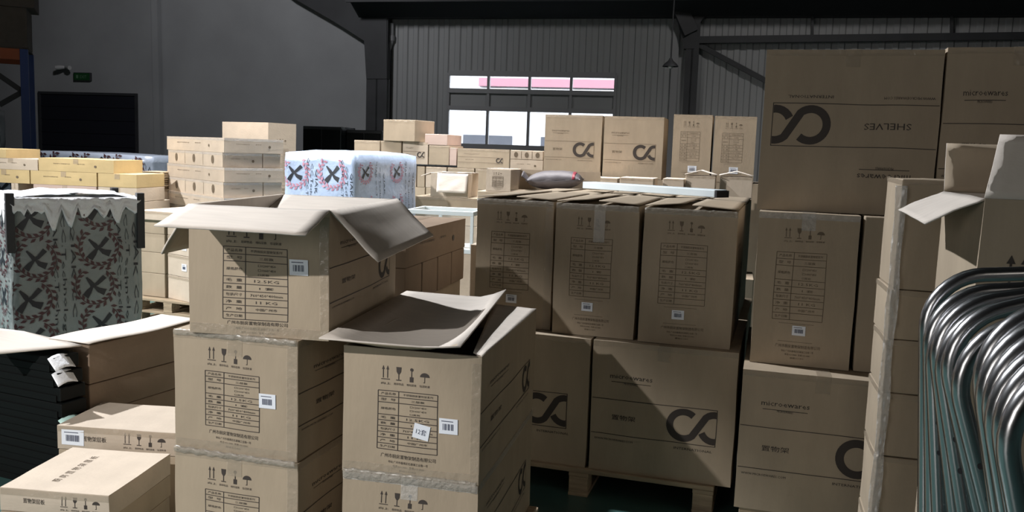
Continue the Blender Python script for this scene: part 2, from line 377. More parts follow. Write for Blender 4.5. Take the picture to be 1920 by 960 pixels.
_seed = [0]
def carton(label, loc, a, w, d, h, prints=(), tapes=('front', 'top'), sticker=None, material='cardboard', group=None, near=True, name='cardboard_box', tapemat='tape', amp=None, note=None, edge=False, cat='box'):
    """a: turn of the front face in degrees (right end nearer for a > 0); prints: [(face, Ink)], sticker (face, s, t, w, h)"""
    _seed[0] += 1; sd = _seed[0]*1.37
    t = thing(name, label, cat, loc, -math.radians(a), group)
    B = Box(w, d, h, sd, (0.004 if near else 0.002) if amp is None else amp, 0.004 if near else 0.001)
    mb = MB(); B.surface(mb, 7 if near else 3)
    for f, k in prints: B.lay(mb, f, k, 0.0012 if near else 0.003)
    body = mb.build('carton_body', [material, 'ink', 'ink_faint', 'ink_faint'], t); weld(body)
    bv = body.modifiers.new('bevel', 'BEVEL'); bv.width = 0.004; bv.segments = 2; bv.limit_method = 'ANGLE'; bv.angle_limit = math.radians(50)
    tw = min(.055, w*.2)
    mb = MB(); k = Ink()
    if 'top' in tapes:
        k = Ink(); k.rect(w/2-tw/2, 0.001, w/2+tw/2, d-.001, 0); B.lay(mb, 'top', k, .002)
        for f in ('front', 'back'):
            k = Ink(); k.rect(w/2-tw/2, h-min(.07, h*.4), w/2+tw/2, h-.001, 0); B.lay(mb, f, k, .002)
    if 'front' in tapes:
        k = Ink(); k.rect(.001, h-tw*.45, w-.001, h-.0015, 0); B.lay(mb, 'front', k, .0024)
    if 'low' in tapes:
        k = Ink(); k.rect(.001, .0015, w-.001, tw*.6, 0); B.lay(mb, 'front', k, .0024)
    if 'side' in tapes:
        k = Ink(); k.rect(0.001, h-tw*.45, d-.001, h-.0015, 0); B.lay(mb, 'left', k, .0024)
        k = Ink(); k.rect(0.001, h-tw*.45, d-.001, h-.0015, 0); B.lay(mb, 'right', k, .0024)
    if 'corner' in tapes:
        k = Ink(); k.rect(w-tw*.7, .001, w-.0015, h-.001, 0); B.lay(mb, 'front', k, .0020)
    if mb.v: mb.build('packing_tape', tapemat, t)
    for st in (sticker or []):
        f, s0, t0, sw, sh = st[:5]; ang = st[5] if len(st) > 5 else 0
        k = Ink(); k.poly([(0, 0), (sw, 0), (sw, sh), (0, sh)], 0)
        if len(st) > 6: k.text(st[6], sw*.18, sh*.3, sh*.4, sw*.64, 1)
        else:
            x = sw*.2; rr = random.Random(sd)
            while x < sw*.8: b = sw*rr.choice((.02, .035, .05)); k.poly([(x, sh*.25), (x+b, sh*.25), (x+b, sh*.66), (x, sh*.66)], 1); x += b+sw*.025
            k.rect(sw*.12, sh*.80, sw*.75, sh*.85, 1)
        ca, sa = math.cos(ang), math.sin(ang)
        k.v = [(s0+x*ca-y*sa, t0+x*sa+y*ca) for x, y in k.v]
        mb = MB(); i1 = Ink(); i1.v = k.v[:4]; i1.f = k.f[:1]; i1.m = k.m[:1]; B.lay(mb, f, i1, .0028)
        i2 = Ink(); i2.v = k.v; i2.f = k.f[1:]; i2.m = k.m[1:]; B.lay(mb, f, i2, .0036)
        s_ = mb.build('label_sticker', ['label_paper', 'label_ink'], t); s_['label'] = 'white paper sticker'
    return t
def uvw(a):
    r = math.radians(a); return Vector((math.cos(r), -math.sin(r), 0)), Vector((math.sin(r), math.cos(r), 0))
def span(px0, px1, py, Y, a):
    """front left point seen at (px0, py) at distance Y and the width that reaches px1"""
    p = at(px0, py, Y); u, w_ = uvw(a); q = at_plane(px1, py, p, w_); return p, (q-p).dot(u)
def height_z(px, py, p): return at(px, py, p.y).z

def pallet(label, loc, a, w, d, h=0.13, group=None):
    t = thing('wooden_pallet', label, 'pallet', loc, -math.radians(a), group)
    n = max(5, int(d/.14))
    for i in range(n):
        mb = MB(); y = d*i/n; mb.box((0, y, h-.02), (w, y+d/n*.72, h)); mb.build('deck_board', 'wood', t, .002)
    for i in range(3):
        x = (w-.09)*i/2
        mb = MB(); mb.box((x, 0, 0), (x+.09, d, .018)); mb.build('base_board', 'wood', t, .002)
        mb = MB(); mb.box((x, 0, h-.038), (x+.09, d, h-.0205)); mb.build('stringer', 'wood', t, .002)
        for j in range(3):
            mb = MB(); y = (d-.1)*j/2; mb.box((x+.002, y, .0185), (x+.088, y+.1, h-.0385)); mb.build('block', 'wood', t, .002)
    return t

# ================================================================== THE BUILDING
WA = 12.0; WU, WN = uvw(WA); WP = Vector((0, 20, 0))
def wl(px, py):      # point of the back wall seen at a pixel: (along, height)
    p = at_plane(px, py, WP, WN); return (p-WP).dot(WU), p.z
def wp(s, z, off=0.0): return WP + WU*s + Vector((0, 0, z)) - WN*off
mb = MB(); mb.add([(-17,-8,0),(18,-8,0),(18,17,0),(-17,26,0)], [(0,1,2,3)]); struct('floor', mb, 'floor_paint')
s_col = wl(708, 200)[0]; s_l = -17.5; s_r = 18.5; HT = 7.6
ws0, wz1 = wl(842, 137); ws1, _ = wl(1155, 137); _, wz0 = wl(900, 275)
mb = MB()
def wallbox(mb, s0, s1, z0, z1, off=0.0, th=.15, mi=0):
    mb.prism([wp(s0, z0, off), wp(s1, z0, off), wp(s1, z1, off), wp(s0, z1, off)], WN*th, mi)
wallbox(mb, s_l, s_col, 0, HT); struct('wall_back_left', mb, 'plaster')
mb = MB()       # ribbed sheet metal with the window opening left free
pit = .26
def ribs(s0, s1, z0, z1):
    n = max(1, int(round((s1-s0)/pit))); st = (s1-s0)/n
    for i in range(n):
        a = s0+st*i; prof = [(0, 0), (.42, 0), (.50, .028), (.88, .028), (1.0, 0)]
        for (p, h1), (q, h2) in zip(prof, prof[1:]):
            mb.add([wp(a+p*st, z0, h1), wp(a+q*st, z0, h2), wp(a+q*st, z1, h2), wp(a+p*st, z1, h1)], [(0,1,2,3)])
ribs(s_col, ws0, 0, HT); ribs(ws1, s_r, 0, HT); ribs(ws0, ws1, 0, wz0); ribs(ws0, ws1, wz1, HT)
for a, b, c, d in ((s_col, ws0, 0, HT), (ws1, s_r, 0, HT), (ws0, ws1, 0, wz0), (ws0, ws1, wz1, HT)): wallbox(mb, a, b, c, d, -.012, .12)
struct('wall_back', mb, 'panel')
for nm, pts in (('wall_left', [(-17, -8), (-17, 26)]), ('wall_right', [(18, -8), (18, 17)]), ('wall_front', [(-17, -8), (18, -8)])):
    mb = MB(); (x0, y0), (x1, y1) = pts; d = Vector((y1-y0, x0-x1, 0)).normalized()*(.15 if nm != 'wall_left' else -.15)
    mb.prism([(x0, y0, 0), (x1, y1, 0), (x1, y1, HT), (x0, y0, HT)], d); struct(nm, mb, 'roof_dark')
mb = MB(); mb.prism([(-17.3, -8.3, HT), (18.3, -8.3, HT), (18.3, 17.5, HT), (-17.3, 26.5, HT)], (0, 0, .1)); struct('ceiling', mb, 'roof_dark')
# low eave roof slope over the right bays, with its purlins
_, z_e = wl(1000, 38)
mb = MB(); e0, e1 = s_col-.35, s_r-.6
P0, P1 = wp(e0, z_e, .35), wp(e1, z_e+.12, .35); R0, R1 = wp(e0, HT-.1, 6.5), wp(e1, HT-.1, 6.5)
B0, B1 = wp(e0, z_e, 0.03), wp(e1, z_e+.12, .03)
mb.prism([P0, P1, B1, B0], (0, 0, .12)); mb.prism([P0, P1, R1, R0], (0, 0, .08)); struct('trim_1', mb, 'roof_dark')
for k in range(4):
    mb = MB(); f = .12+.22*k; mb.bar(P0.lerp(R0, f)+Vector((0,0,-.08)), P1.lerp(R1, f)+Vector((0,0,-.08)), .07, .16); tag(struct('trim_%d' % (k+2), mb, 'frame_steel'))
# columns
def column(n, px, w_px, ztop=HT, extra=None):
    s0, _ = wl(px, 200); s1, _ = wl(px+w_px, 200); mb = MB(); m = (s0+s1)/2; hw = (s1-s0)/2
    wallbox(mb, s0, s1, 0, ztop, .32, .02); wallbox(mb, s0, s1, 0, ztop, .06, .02); wallbox(mb, m-.02, m+.02, 0, ztop, .32, .27)
    if extra: extra(mb)
    return struct('trim_%d' % n, mb, 'frame_steel')
def knee(mb):
    mb.prism([wp(*wl(x, y), .34) for x, y in ((528, -25), (560, 0), (640, 46), (693, 80), (697, 150), (735, 150), (735, 40), (745, -25))], WN*.22)
column(6, 696, 38, extra=knee)
def knee2(mb):
    mb.bar(wp(*wl(1240, -60), .5), wp(*wl(1296, 66), .36), .14, .3); mb.prism([wp(*wl(x, y), .34) for x, y in ((1268, 30), (1325, 30), (1303, 60), (1303, 95), (1283, 95))], WN*.2)
column(7, 1281, 24, extra=knee2)
mb = MB(); mb.bar(wp(*wl(1300, 78), .25), wp(*wl(1960, 70), .25), .12, .14); struct('trim_8', mb, 'frame_steel')
mb = MB(); mb.bar(wp(*wl(1306, 84), .2), wp(*wl(1470, 172), .2), .08, .10); struct('trim_9', mb, 'frame_steel')
for n, px in ((10, 1521), (11, 1779)):
    mb = MB(); mb.bar(wp(*wl(px, 74), .2), wp(*wl(px, 20), .2), .05, .05); struct('trim_%d' % n, mb, 'frame_steel')
mb = MB(); mb.bar(wp(*wl(297, -40), .12), wp(*wl(305, 330), .12), .16, .16); struct('trim_12', mb, 'plaster')
# downpipe by the corner column and conduit by the second column
t = thing('drain_pipe', 'white drain pipe running down beside the dark corner column', 'pipe', wp(wl(734, 100)[0], 0, .1))
mb = MB(); o = Vector(t.location); s0 = wl(737, 60)[0]; s1 = wl(730, 110)[0]; zt = wl(737, 45)[1]; zm = wl(737, 78)[1]; zl = wl(731, 96)[1]
mb.tube([wp(s0, zt, .1)-o, wp(s0, zm, .1)-o, wp(s1, zl, .1)-o, wp(s1, 0, .1)-o], .06, 10); mb.build('pipe', 'window_metal', t)
mb = MB(); mb.tube([wp(s0, zm+.12, .1)-o, wp(s0, zm+.0, .1)-o], .08, 10); mb.build('coupling', 'window_metal', t)
t = thing('wall_conduit', 'grey conduit on the ribbed wall behind the hanging lamp', 'conduit', wp(wl(1266, 100)[0], 0, .05))
mb = MB(); o = Vector(t.location); zt = wl(1266, 40)[1]; mb.bar(wp(wl(1266, 100)[0], 0, .08)-o, wp(wl(1266, 100)[0], zt, .08)-o, .14, .06); mb.build('duct', 'window_metal', t)
# window
def S_(px, py=150): return wl(px, py)[0]
def Z_(py, px=960): return wl(px, py)[1]
mb = MB(); fr = .05
cols = [842, 917, 994, 1072, 1155]; ss = [S_(c) for c in cols]
zz = [wz0, Z_(205), Z_(172), wz1]
for s in ss: wallbox(mb, s-fr*.6, s+fr*.6, wz0, wz1, .06, .08)
for z, k in ((wz0, .06), (zz[1], .05), (zz[2], .05), (wz1, .06)): wallbox(mb, ss[0], ss[-1], z-k, z+k, .07, .08)
wn = struct('window_1', mb, 'window_metal')
mb = MB(); wallbox(mb, ss[0], ss[-1], zz[1], zz[2], 0, .06); mb.build('spandrel_panel', 'panel', wn)
for i in range(4):
    for j, (a, b) in enumerate(((zz[0], zz[1]), (zz[2], zz[3]))):
        mb = MB(); wallbox(mb, ss[i]+.03, ss[i+1]-.03, a+.05, b-.05, .03, .006); mb.build('pane', 'glass', wn)
mb = MB(); wallbox(mb, ss[0]-.1, ss[-1]+.1, wz0-.12, wz0-.05, .14, .15); mb.build('window_sill', 'window_metal', wn)
# dark doorway on the left
d0, dz = wl(78, 176); d1, _ = wl(255, 176)
mb = MB(); wallbox(mb, d0, d1, 0, dz, .03, .02); dr = struct('door_1', mb, 'door_black')
mb = MB()
for a, b, c, d in ((d0-.06, d0, 0, dz+.06), (d1, d1+.06, 0, dz+.06), (d0, d1, dz, dz+.06)): wallbox(mb, a, b, c, d, .06, .05)
mb.build('door_frame', 'frame_steel', dr)
mb = MB()
for i in range(8): wallbox(mb, d0, d1, dz*i/8+.02, dz*i/8+.05, .045, .012)
mb.build('shutter_rib', 'door_black', dr)
# outside the window: a pale building with a red fascia
t = thing('neighbour_building', 'pale building with a red fascia band seen through the window', 'building', (-2, 34, -.5), -math.radians(WA))
mb = MB(); mb.box((-14, 0, 0), (16, 6, 4.2)); mb.build('wall', 'render_wall', t)
mb = MB(); mb.box((.6, -.25, 4.42), (16, 0.05, 4.72)); mb.build('fascia', 'fascia_red', t)
mb = MB(); mb.box((-14, -.0, 4.2), (16, 6, 5.2)); mb.box((-14, -.25, 4.2), (16, 6, 4.35)); mb.build('roof', 'render_wall', t)
for i in range(9):
    mb = MB(); x = -12+i*3; mb.box((x, -.04, 1.2), (x+1.9, .0, 1.9)); mb.box((x, -.04, 2.25), (x+1.9, .0, 2.6)); mb.build('window', 'shade_grey', t)
mb = MB(); mb.add([(-60, 22, -.6), (60, 10, -.6), (60, 80, -.6), (-60, 80, -.6)], [(0,1,2,3)]); g = tag(mb.build('ground', 'outside_ground'), kind='structure')
# exit sign, camera, hanging lamp
t = thing('exit_sign', 'small dark green exit sign above the black doorway', 'sign', wp(*wl(157, 152), .02), -math.radians(WA))
s0, z0 = wl(142, 152); s1, z1 = wl(173, 137); W_, H_ = s1-s0, z1-z0
mb = MB(); mb.box((-W_/2, -.05, 0), (W_/2, .02, H_)); mb.build('sign_case', 'frame_steel', t, .005)
mb = MB(); mb.box((-W_/2+.015, -.055, .015), (W_/2-.015, -.0505, H_-.015)); k = Ink(); k.text('EXIT', -W_*.1, H_*.3, H_*.36, W_*.4, 1)
mb.add([(x, -.057, y) for x, y in k.v], k.f, 1)
k = Ink(); k.poly([(-.33*W_, .3*H_), (-.2*W_, .3*H_), (-.2*W_, .7*H_), (-.33*W_, .7*H_)]); mb.add([(x, -.057, y) for x, y in k.v], k.f, 1)
mb.build('sign_face', ['sign_green', 'sign_white'], t)
t = thing('security_camera', 'white security camera pair fixed above the exit sign', 'camera', wp(*wl(130, 131), .02), -math.radians(WA))
mb = MB(); mb.tube([(0, 0, .05), (0, -.12, .05)], .035, 10); mb.build('bracket', 'camera_white', t)
for s in (-1, 1):
    mb = MB(); mb.tube([(s*.02, -.12, .05), (s*.12, -.18, .04), (s*.2, -.22, .03)], [.04, .06, .05], 10); mb.build('camera_body', 'camera_white', t)
p = at(1257, 125, 15); t = thing('pendant_lamp', 'hanging cone shaped lamp in front of the ribbed wall', 'lamp', p)
mb = MB(); mb.lathe([(.135, 0), (.13, .01), (.10, .05), (.05, .09), (.03, .12), (.02, .14)], n=20); sh = mb.build('lamp_shade', 'frame_steel', t)
mb = MB(); mb.lathe([(.001, -.035), (.03, -.03), (.045, -.005), (.04, .03)], n=12); mb.build('bulb', 'camera_white', t)
mb = MB(); mb.tube([(0, 0, .14), (0, 0, .35), (.02, 0, HT-p.z)], .012, 6); mb.build('cable', 'frame_steel', t)
# roof panels added out of view; unlit, no daylight comes through them
for x, y, sx, sy in ((-1.7, 3.6, 1.6, 2.4), (1.0, 4.4, 2, 2), (-1.5, 8.8, 6, 2.4)):
    mb = MB(); mb.box((x-sx/2, y-sy/2, HT-.04), (x+sx/2, y+sy/2, HT-.005)); tag(mb.build('added_roof_panel', 'roof_panel_sheet'), kind='structure')

# ================================================================== FOREGROUND STACKS (left and centre)
def seam_tape(parent, w, z, wid=.03, seed=0, y=-.006):
    mb = MB()
    mb.sheet(lambda u, v: (.004+(w-.008)*u, y-.004*abs(noise.noise(Vector((u*30, v*3, seed))))-.004*math.sin(math.pi*v), z+wid*(v-.5)+.004*noise.noise(Vector((u*18, 0, seed+5)))), 60, 5, .0008); mb.build('packing_tape', 'tape_crumpled', parent)
aL = 15.4; aR = 12.2
pallet('wooden pallet under the left foreground stack of printed boxes', (-1.14, 2.84, 0), aL, .50, .80)
def spec_prints(w, d, h): return [('front', print_spec(w, h)), ('right', print_side(d, h, 1)), ('left', print_side(d, h, 1))]
w_, d_, h_ = .456, .75, .40
t = carton('printed spec box at the bottom of the left foreground stack, cut by the frame', (-1.105, 2.862, .131), aL, w_, d_, .399, spec_prints(w_, d_, .40), ('top', 'front', 'side', 'corner'), None)
seam_tape(t, w_, .397, .022, 1)
t = carton('printed spec box with barcode sticker directly beneath the open box', (-1.105, 2.868, .532), aL, w_, d_, .398, spec_prints(w_, d_, .4), ('top', 'front', 'side', 'low', 'corner'),
       [('front', .70*w_, .42*.4, .060, .048)])
seam_tape(t, w_, .392, .02, 2)
pallet('wooden pallet under the two centre foreground boxes', (-.54, 2.68, 0), aR, .50, .92)
w_, d_ = .443, .86
t = carton('printed box beneath the half open centre box, at the bottom edge', (-.512, 2.70, .131), aR, w_, d_, .399, spec_prints(w_, d_, .4), ('top', 'front', 'side'), None, tapemat='tape_clear')

def open_carton(label, loc, a, w, d, h, prints, flaps, sticker=None, material='cardboard', tapes=True, bend=0.0):
    """open box: walls of real thickness, flaps = [(name, [4 corners near-left... ], curve)] as sheets"""
    _seed[0] += 1; sd = _seed[0]*1.37; th = .006
    t = thing('cardboard_box', label, 'box', loc, -math.radians(a))
    B = Box(w, d, h, sd, .003, .004); mb = MB(); B.surface(mb, 8, skip=('top',))
    I = Box(w-2*th, d-2*th, h-th, sd, .001, 0); n = 6
    for nm in ('front', 'back', 'left', 'right'):
        A, C, fn = I.face(nm); vs = [Vector(fn(A*i/n, C*j/n))+Vector((th, th, th)) for i in range(n+1) for j in range(n+1)]
        mb.add(vs, [(i*(n+1)+j, i*(n+1)+j+1, (i+1)*(n+1)+j+1, (i+1)*(n+1)+j) for i in range(n) for j in range(n)], 3)
    mb.add([(th, th, th), (w-th, th, th), (w-th, d-th, th), (th, d-th, th)], [(0, 1, 2, 3)], 3)
    mb.add([(0,0,h),(w,0,h),(w,d,h),(0,d,h),(th,th,h),(w-th,th,h),(w-th,d-th,h),(th,d-th,h)], [(0,1,5,4),(1,2,6,5),(2,3,7,6),(3,0,4,7)], 0)
    for f, k in prints: B.lay(mb, f, k)
    mb.build('carton_body', [material, 'ink', 'ink_faint', 'cardboard_inside'], t)
    for q, cr in flaps:
        q = [Vector(v) for v in q]       # hinge a, hinge b, tip b, tip a
        def fn(u, v, q=q, cr=cr):
            p = q[0].lerp(q[1], u).lerp(q[3].lerp(q[2], u), v); n = (q[1]-q[0]).cross(q[3]-q[0]).normalized()
            if callable(cr): return p + cr(u, v)
            return p + n*cr*math.sin(math.pi*v*.5)**2 + n*noise.noise(Vector((u*3+sd, v*3, 0)))*.004
        mb = MB(); mb.sheet(fn, 12, 8, .005, 0, 1); mb.build('flap', ['cardboard_inside', material], t)
    for st in (sticker or []):
        f, s0, t0, sw, sh = st[:5]; ang = st[5] if len(st) > 5 else 0; k = Ink(); k.poly([(0, 0), (sw, 0), (sw, sh), (0, sh)], 0)
        if len(st) > 6: k.text(st[6], sw*.18, sh*.3, sh*.4, sw*.64, 1)
        else:
            for i in range(7): k.poly([(sw*(.2+.09*i), sh*.25), (sw*(.2+.09*i+(.03, .06)[i % 2]), sh*.25), (sw*(.2+.09*i+(.03, .06)[i % 2]), sh*.66), (sw*(.2+.09*i), sh*.66)], 1)
            k.rect(sw*.12, sh*.80, sw*.75, sh*.85, 1)
        ca, sa = math.cos(ang), math.sin(ang); k.v = [(s0+x*ca-y*sa, t0+x*sa+y*ca) for x, y in k.v]
        mb = MB(); i1 = Ink(); i1.v = k.v[:4]; i1.f = k.f[:1]; i1.m = k.m[:1]; B.lay(mb, f, i1, .0028)
        i2 = Ink(); i2.v = k.v; i2.f = k.f[1:]; i2.m = k.m[1:]; B.lay(mb, f, i2, .0036); mb.build('label_sticker', ['label_paper', 'label_ink'], t)['label'] = 'white paper sticker'
    if tapes:
        mb = MB(); k = Ink(); k.rect(.001, .0015, w-.001, .035, 0); B.lay(mb, 'front', k, .0024)
        k = Ink(); k.rect(w-.03, .001, w-.0015, h*.95, 0); B.lay(mb, 'front', k, .0020)
        mb.build('packing_tape', 'tape', t)
    return t
seam_tape(t, w_, .396, .034, 4)
# open box on top of the left stack
w_, d_, h_ = .47, .76, .414; zb = .931
k = Ink(); table(k, .25*w_, .13*h_, .71*w_, .69*h_); footer(k, .28*w_, .71*w_, .088*h_, .030*h_)
icons(k, .26*w_, .75*h_, .42*w_)
open_carton('open printed box with spread flaps on top of the left foreground stack', (-1.037, 2.823, zb), 8.1, w_, d_, h_,
    [('front', k), ('right', print_side(d_, h_)), ('left', print_side(d_, h_))],
    [([(w_, 0, h_), (0, 0, h_), (.045, -.28, h_-.050), (w_+.005, -.215, h_-.062)], .006),
     ([(w_, d_, h_), (w_, 0, h_), (w_+.145, .055, h_-.155), (w_+.185, .64, h_-.12)], -.006),
     ([(w_-.007, d_-.008, h_-.003), (.007, d_-.008, h_-.003), (.010, d_-.27, h_-.075), (w_-.010, d_-.27, h_-.075)], -.004),  # folded inward, yet pale inside turned up to paint its bright light
     ([(0, 0, h_), (0, d_, h_), (-.10, d_-.03, h_-.17), (-.10, .02, h_-.17)], .01)],
    [('front', .725*w_, .50*h_, .062, .05)])
# half open centre box with one long curled flap
w_, d_, h_ = .443, .86, .402
def curl(u, v):
    u = 1-u; return Vector((0, 0, -.055*math.sin(math.pi*v)**.7*max(0, math.sin(math.pi*min(1, u/.85)))**.55 + (.010+.030*u)*max(0, (v-.72)/.28)**1.5))
open_carton('printed box with a long curled top flap beside the open box', (-.512, 2.697, .532), aR, w_, d_, h_,
    [('front', print_spec(w_, h_)), ('right', print_side(d_, h_)), ('left', print_side(d_, h_))],
    [([(-.105, d_+.03, h_+.030), (-.045, -.085, h_+.035), (.392, -.065, h_+.030), (.312, d_+.03, h_+.024)], curl),  # pale inside turned up here and on the next flap, painting lit tops
     ([(w_, 0.0, h_), (w_, d_, h_), (w_-.165, d_-.03, h_+.012), (w_-.035, .03, h_+.004)], 0.0),
     ([(.01, .004, h_-.004), (w_-.01, .004, h_-.004), (w_-.03, .2, h_-.05), (.03, .2, h_-.05)], 0.0),
     ([(w_-.01, d_-.004, h_-.004), (.01, d_-.004, h_-.004), (.03, d_-.2, h_-.05), (w_-.03, d_-.2, h_-.05)], 0.0)],
    [('front', .715*w_, .385*h_, .058, .048), ('front', .52*w_, .335*h_, .052, .046, -.18, '12套')])

# ================================================================== DIM STACKS BEHIND AND RIGHT
aQ = 16.8; U, W = uvw(aQ)
# pallet + big logo boxes
q1 = Vector((.379, 3.887, 0)); q0 = q1 - U*.60
pallet('wooden pallet under the large loop logo boxes', q0 - U*.04 - W*.02 , aQ, 1.20, 1.62)
def logo_box(label, loc, a, w, d, h, flip=False, word='置物架', frame=.88, l0=.29, l1=.56, **kw):
    k = print_logo(w, h, word, frame, l0, l1)
    if flip: k.flip(w, h)
    return carton(label, loc, a, w, d, h, [('front', k)], kw.pop('tapes', ('top', 'front')), kw.pop('sticker', None), **kw)
zq = .131; hq = .596
logo_box('large loop logo box in deep shadow at the left end of the pallet', (*(q0+W*.0)[:2], zq), aQ, .585, .79, hq, frame=.84)
logo_box('large loop logo box in the middle of the pallet, its right corner lit', (*q1[:2], zq), aQ, .63, .79, hq, frame=.88)
p = q0 + W*.81; carton('plain box on the pallet behind the shadowed loop logo box', (*p[:2], zq), aQ, .585, .78, hq)
p = q1 + W*.81; carton('plain box on the pallet behind the middle loop logo box', (*p[:2], zq), aQ, .63, .78, hq)
zp = zq+hq+.001; hp = .597
pl = [(Vector((-.172, 4.164, 0)), .375, 'tall spec box with a shadow line across it, left of the row of three', .00),
      (Vector((.193, 4.006, 0)), .378, 'tall spec box with a tape strip down its front, middle of the row of three', .0),
      (Vector((.573, 3.878, 0)), .400, 'tall spec box with a pale left edge, right of the row of three', .0)]
def top_flaps(t, w, d, h, gap, lift):
    """folded lid flaps that do not quite meet, slightly lifted"""
    a = .012; g = w*gap
    for x0, x1, l0_, l1_ in ((.002, g-.012, .004, lift), (w-.002, g+.016, .004, lift*.7)):
        mb = MB(); mb.sheet(lambda u, v: (x0+(x1-x0)*u, .002+(d-.004)*v, h+.004+l0_*(1-u)+l1_*u*(.8+.2*math.cos(v*3.2))), 6, 8, .004, 0); mb.build('lid_flap', 'cardboard', t)
st = [(.26, .155), (.33, .155), (.36, .165)]
for i, (p, wd, lb, _) in enumerate(pl):
    t = carton(lb, (p.x, p.y, zp), aQ, wd, .77, hp, [('front', print_spec(wd, hp, True, 2)), ('right', print_side(.77, hp, 2)), ('left', print_side(.77, hp, 2))],
               ('front', 'corner') if i == 0 else ('front',), [('front', (.42, .36, .36)[i]*wd, .19*hp, .052, .040)])
    seam_tape(t, wd, hp-.012, .026, 7+i, -.008); top_flaps(t, wd, .77, hp, .47, .016+.003*i)
    if i == 1:
        mb = MB(); B = Box(wd, .77, hp, 0, .0, .004); k = Ink(); k.rect(wd*.47, hp*.72, wd*.47+.05, hp-.001, 0); B.lay(mb, 'front', k, .006); mb.build('packing_tape', 'tape_clear', t)
# second row
for i, (p, wd, lb) in enumerate(((Vector((-.172, 4.164, 0))+W*.80, .375, 'tall box with a dented lid behind the left tall spec box'),
                  (Vector((.193, 4.006, 0))+W*.80, .378, 'tall box behind the taped tall spec box'),
                  (Vector((.573, 3.878, 0))+W*.80, .40, 'tall box behind the right tall spec box, white board across it'))):
    t = carton(lb, (p.x, p.y, zp), aQ, wd, .70, hp-.01, [], ('front',)); top_flaps(t, wd, .70, hp-.01, .5, .014)
# white board lying on the second row
p = at(1092, 352, 5.25); q = at(1340, 366, 4.62); zt = zp+hp+.019
t = thing('foam_board', 'long white board lying across the tops of the tall boxes', 'board', (0, 0, 0))
pa = Vector((p.x, p.y, zt)); qa = Vector((q.x, q.y, zt)); t.location = pa
mb = MB(); d = qa-pa; n = Vector((-d.y, d.x, 0)).normalized(); th = .04
mb.prism([(0,0,0), tuple(d), tuple(d+n*.12), tuple(n*.12)], (0, 0, th)); mb.build('board', 'board_white', t, .004)
mb = MB(); e = d.normalized()*.012; mb.prism([tuple(d), tuple(d+e), tuple(d+e+n*.12), tuple(d+n*.12)], (0, 0, th*.9)); mb.build('end_cap', 'steel_dark', t)

# right stack
aS = 16.2; U, W = uvw(aS)
s1 = Vector((.946, 3.499, 0)); s2 = Vector((1.007, 3.629, 0)); s3 = Vector((1.028, 3.75, 0))
pallet('wooden pallet under the tall right hand stack', s1 + U*.02+W*.03, aS, 1.22, .95)
logo_box('loop logo box at the bottom of the right hand stack', (*s1[:2], .131), aS, .62, .95, .579, frame=1.0-.02, l0=.30, l1=.60)
p = s1+U*.63; carton('plain box on the pallet right of the bottom loop logo box', (*p[:2], .131), aS, .58, .95, .579)
t = carton('tall spec box above the bottom loop logo box, beneath the upside down one', (*s2[:2], .711), aS, .39, .78, .629, [('front', print_spec(.39, .629, True, 2)), ('left', print_side(.78, .629, 2))], ('top', 'front'), [('front', .41*.39, .20*.629, .052, .040)], tapemat='tape_clear')
p = s2 + U*.405; carton('dim blank tall box right of the single tall spec box', (*p[:2], .711), aS, .37, .78, .629, [], ('corner',))
p = s2 + U*.785; carton('blank tall box tucked behind the film wrapped column', (*p[:2], .711), aS, .40, .78, .629, [], ())
logo_box('large box with an upside down loop logo, top of the right hand stack', (*s3[:2], 1.341), aS, .675, .66, .662, flip=True, word='SHELVES', frame=.945, l0=.33, l1=.59)
p = s3 + U*.684; logo_box('large box at the upper right corner, beside the upside down logo box', (*p[:2], 1.341), aS, .52, .66, .672, frame=1.0, l0=.29, l1=.56)

# ================================================================== FAR RIGHT COLUMN, NEAR BOX
aX = 14; U, W = uvw(aX)
pW = at(1688, 335, 2.94); wz = [0.0, .30, .56, .78, .965, 1.134, 1.505]
lbl = ['carton at the foot of the narrow taped column', 'second carton up in the narrow taped column', 'third carton up in the narrow taped column',
       'low carton with torn tape in the middle of the narrow taped column', 'flat carton between two seams in the narrow taped column', 'tall carton on top of the narrow taped column']
for i in range(6):
    wd = .21 if i != 3 else .20
    carton(lbl[i], (pW.x+(.006 if i == 5 else 0), pW.y, wz[i]), aX, wd, .30, wz[i+1]-wz[i]-.0015, [], ('corner', 'front', 'side'), None, tapemat='tape', amp=.006)
# stretch film strip up the left edge of that column
U, W = uvw(aX)
for q, wd_, lb in ((pW - U*.014 - W*.016, .034, 'crumpled strip of stretch film down the left edge of the narrow carton column'), (pW + U*.168 - W*.02, .040, 'crumpled strip of stretch film between the narrow column and the near open box')):
    t = thing('film_strip', lb, 'film', (q.x, q.y, 0), -math.radians(aX))
    mb = MB(); mb.sheet(lambda u, v: (u*wd_+.006*noise.noise(Vector((v*9, u, wd_*50))), -.004+.009*noise.noise(Vector((u*4, v*34, 0)))+.006*noise.noise(Vector((u*9, v*90, 3))), .02+v*1.46), 6, 160, .0012); mb.build('film', 'tape_clear', t)
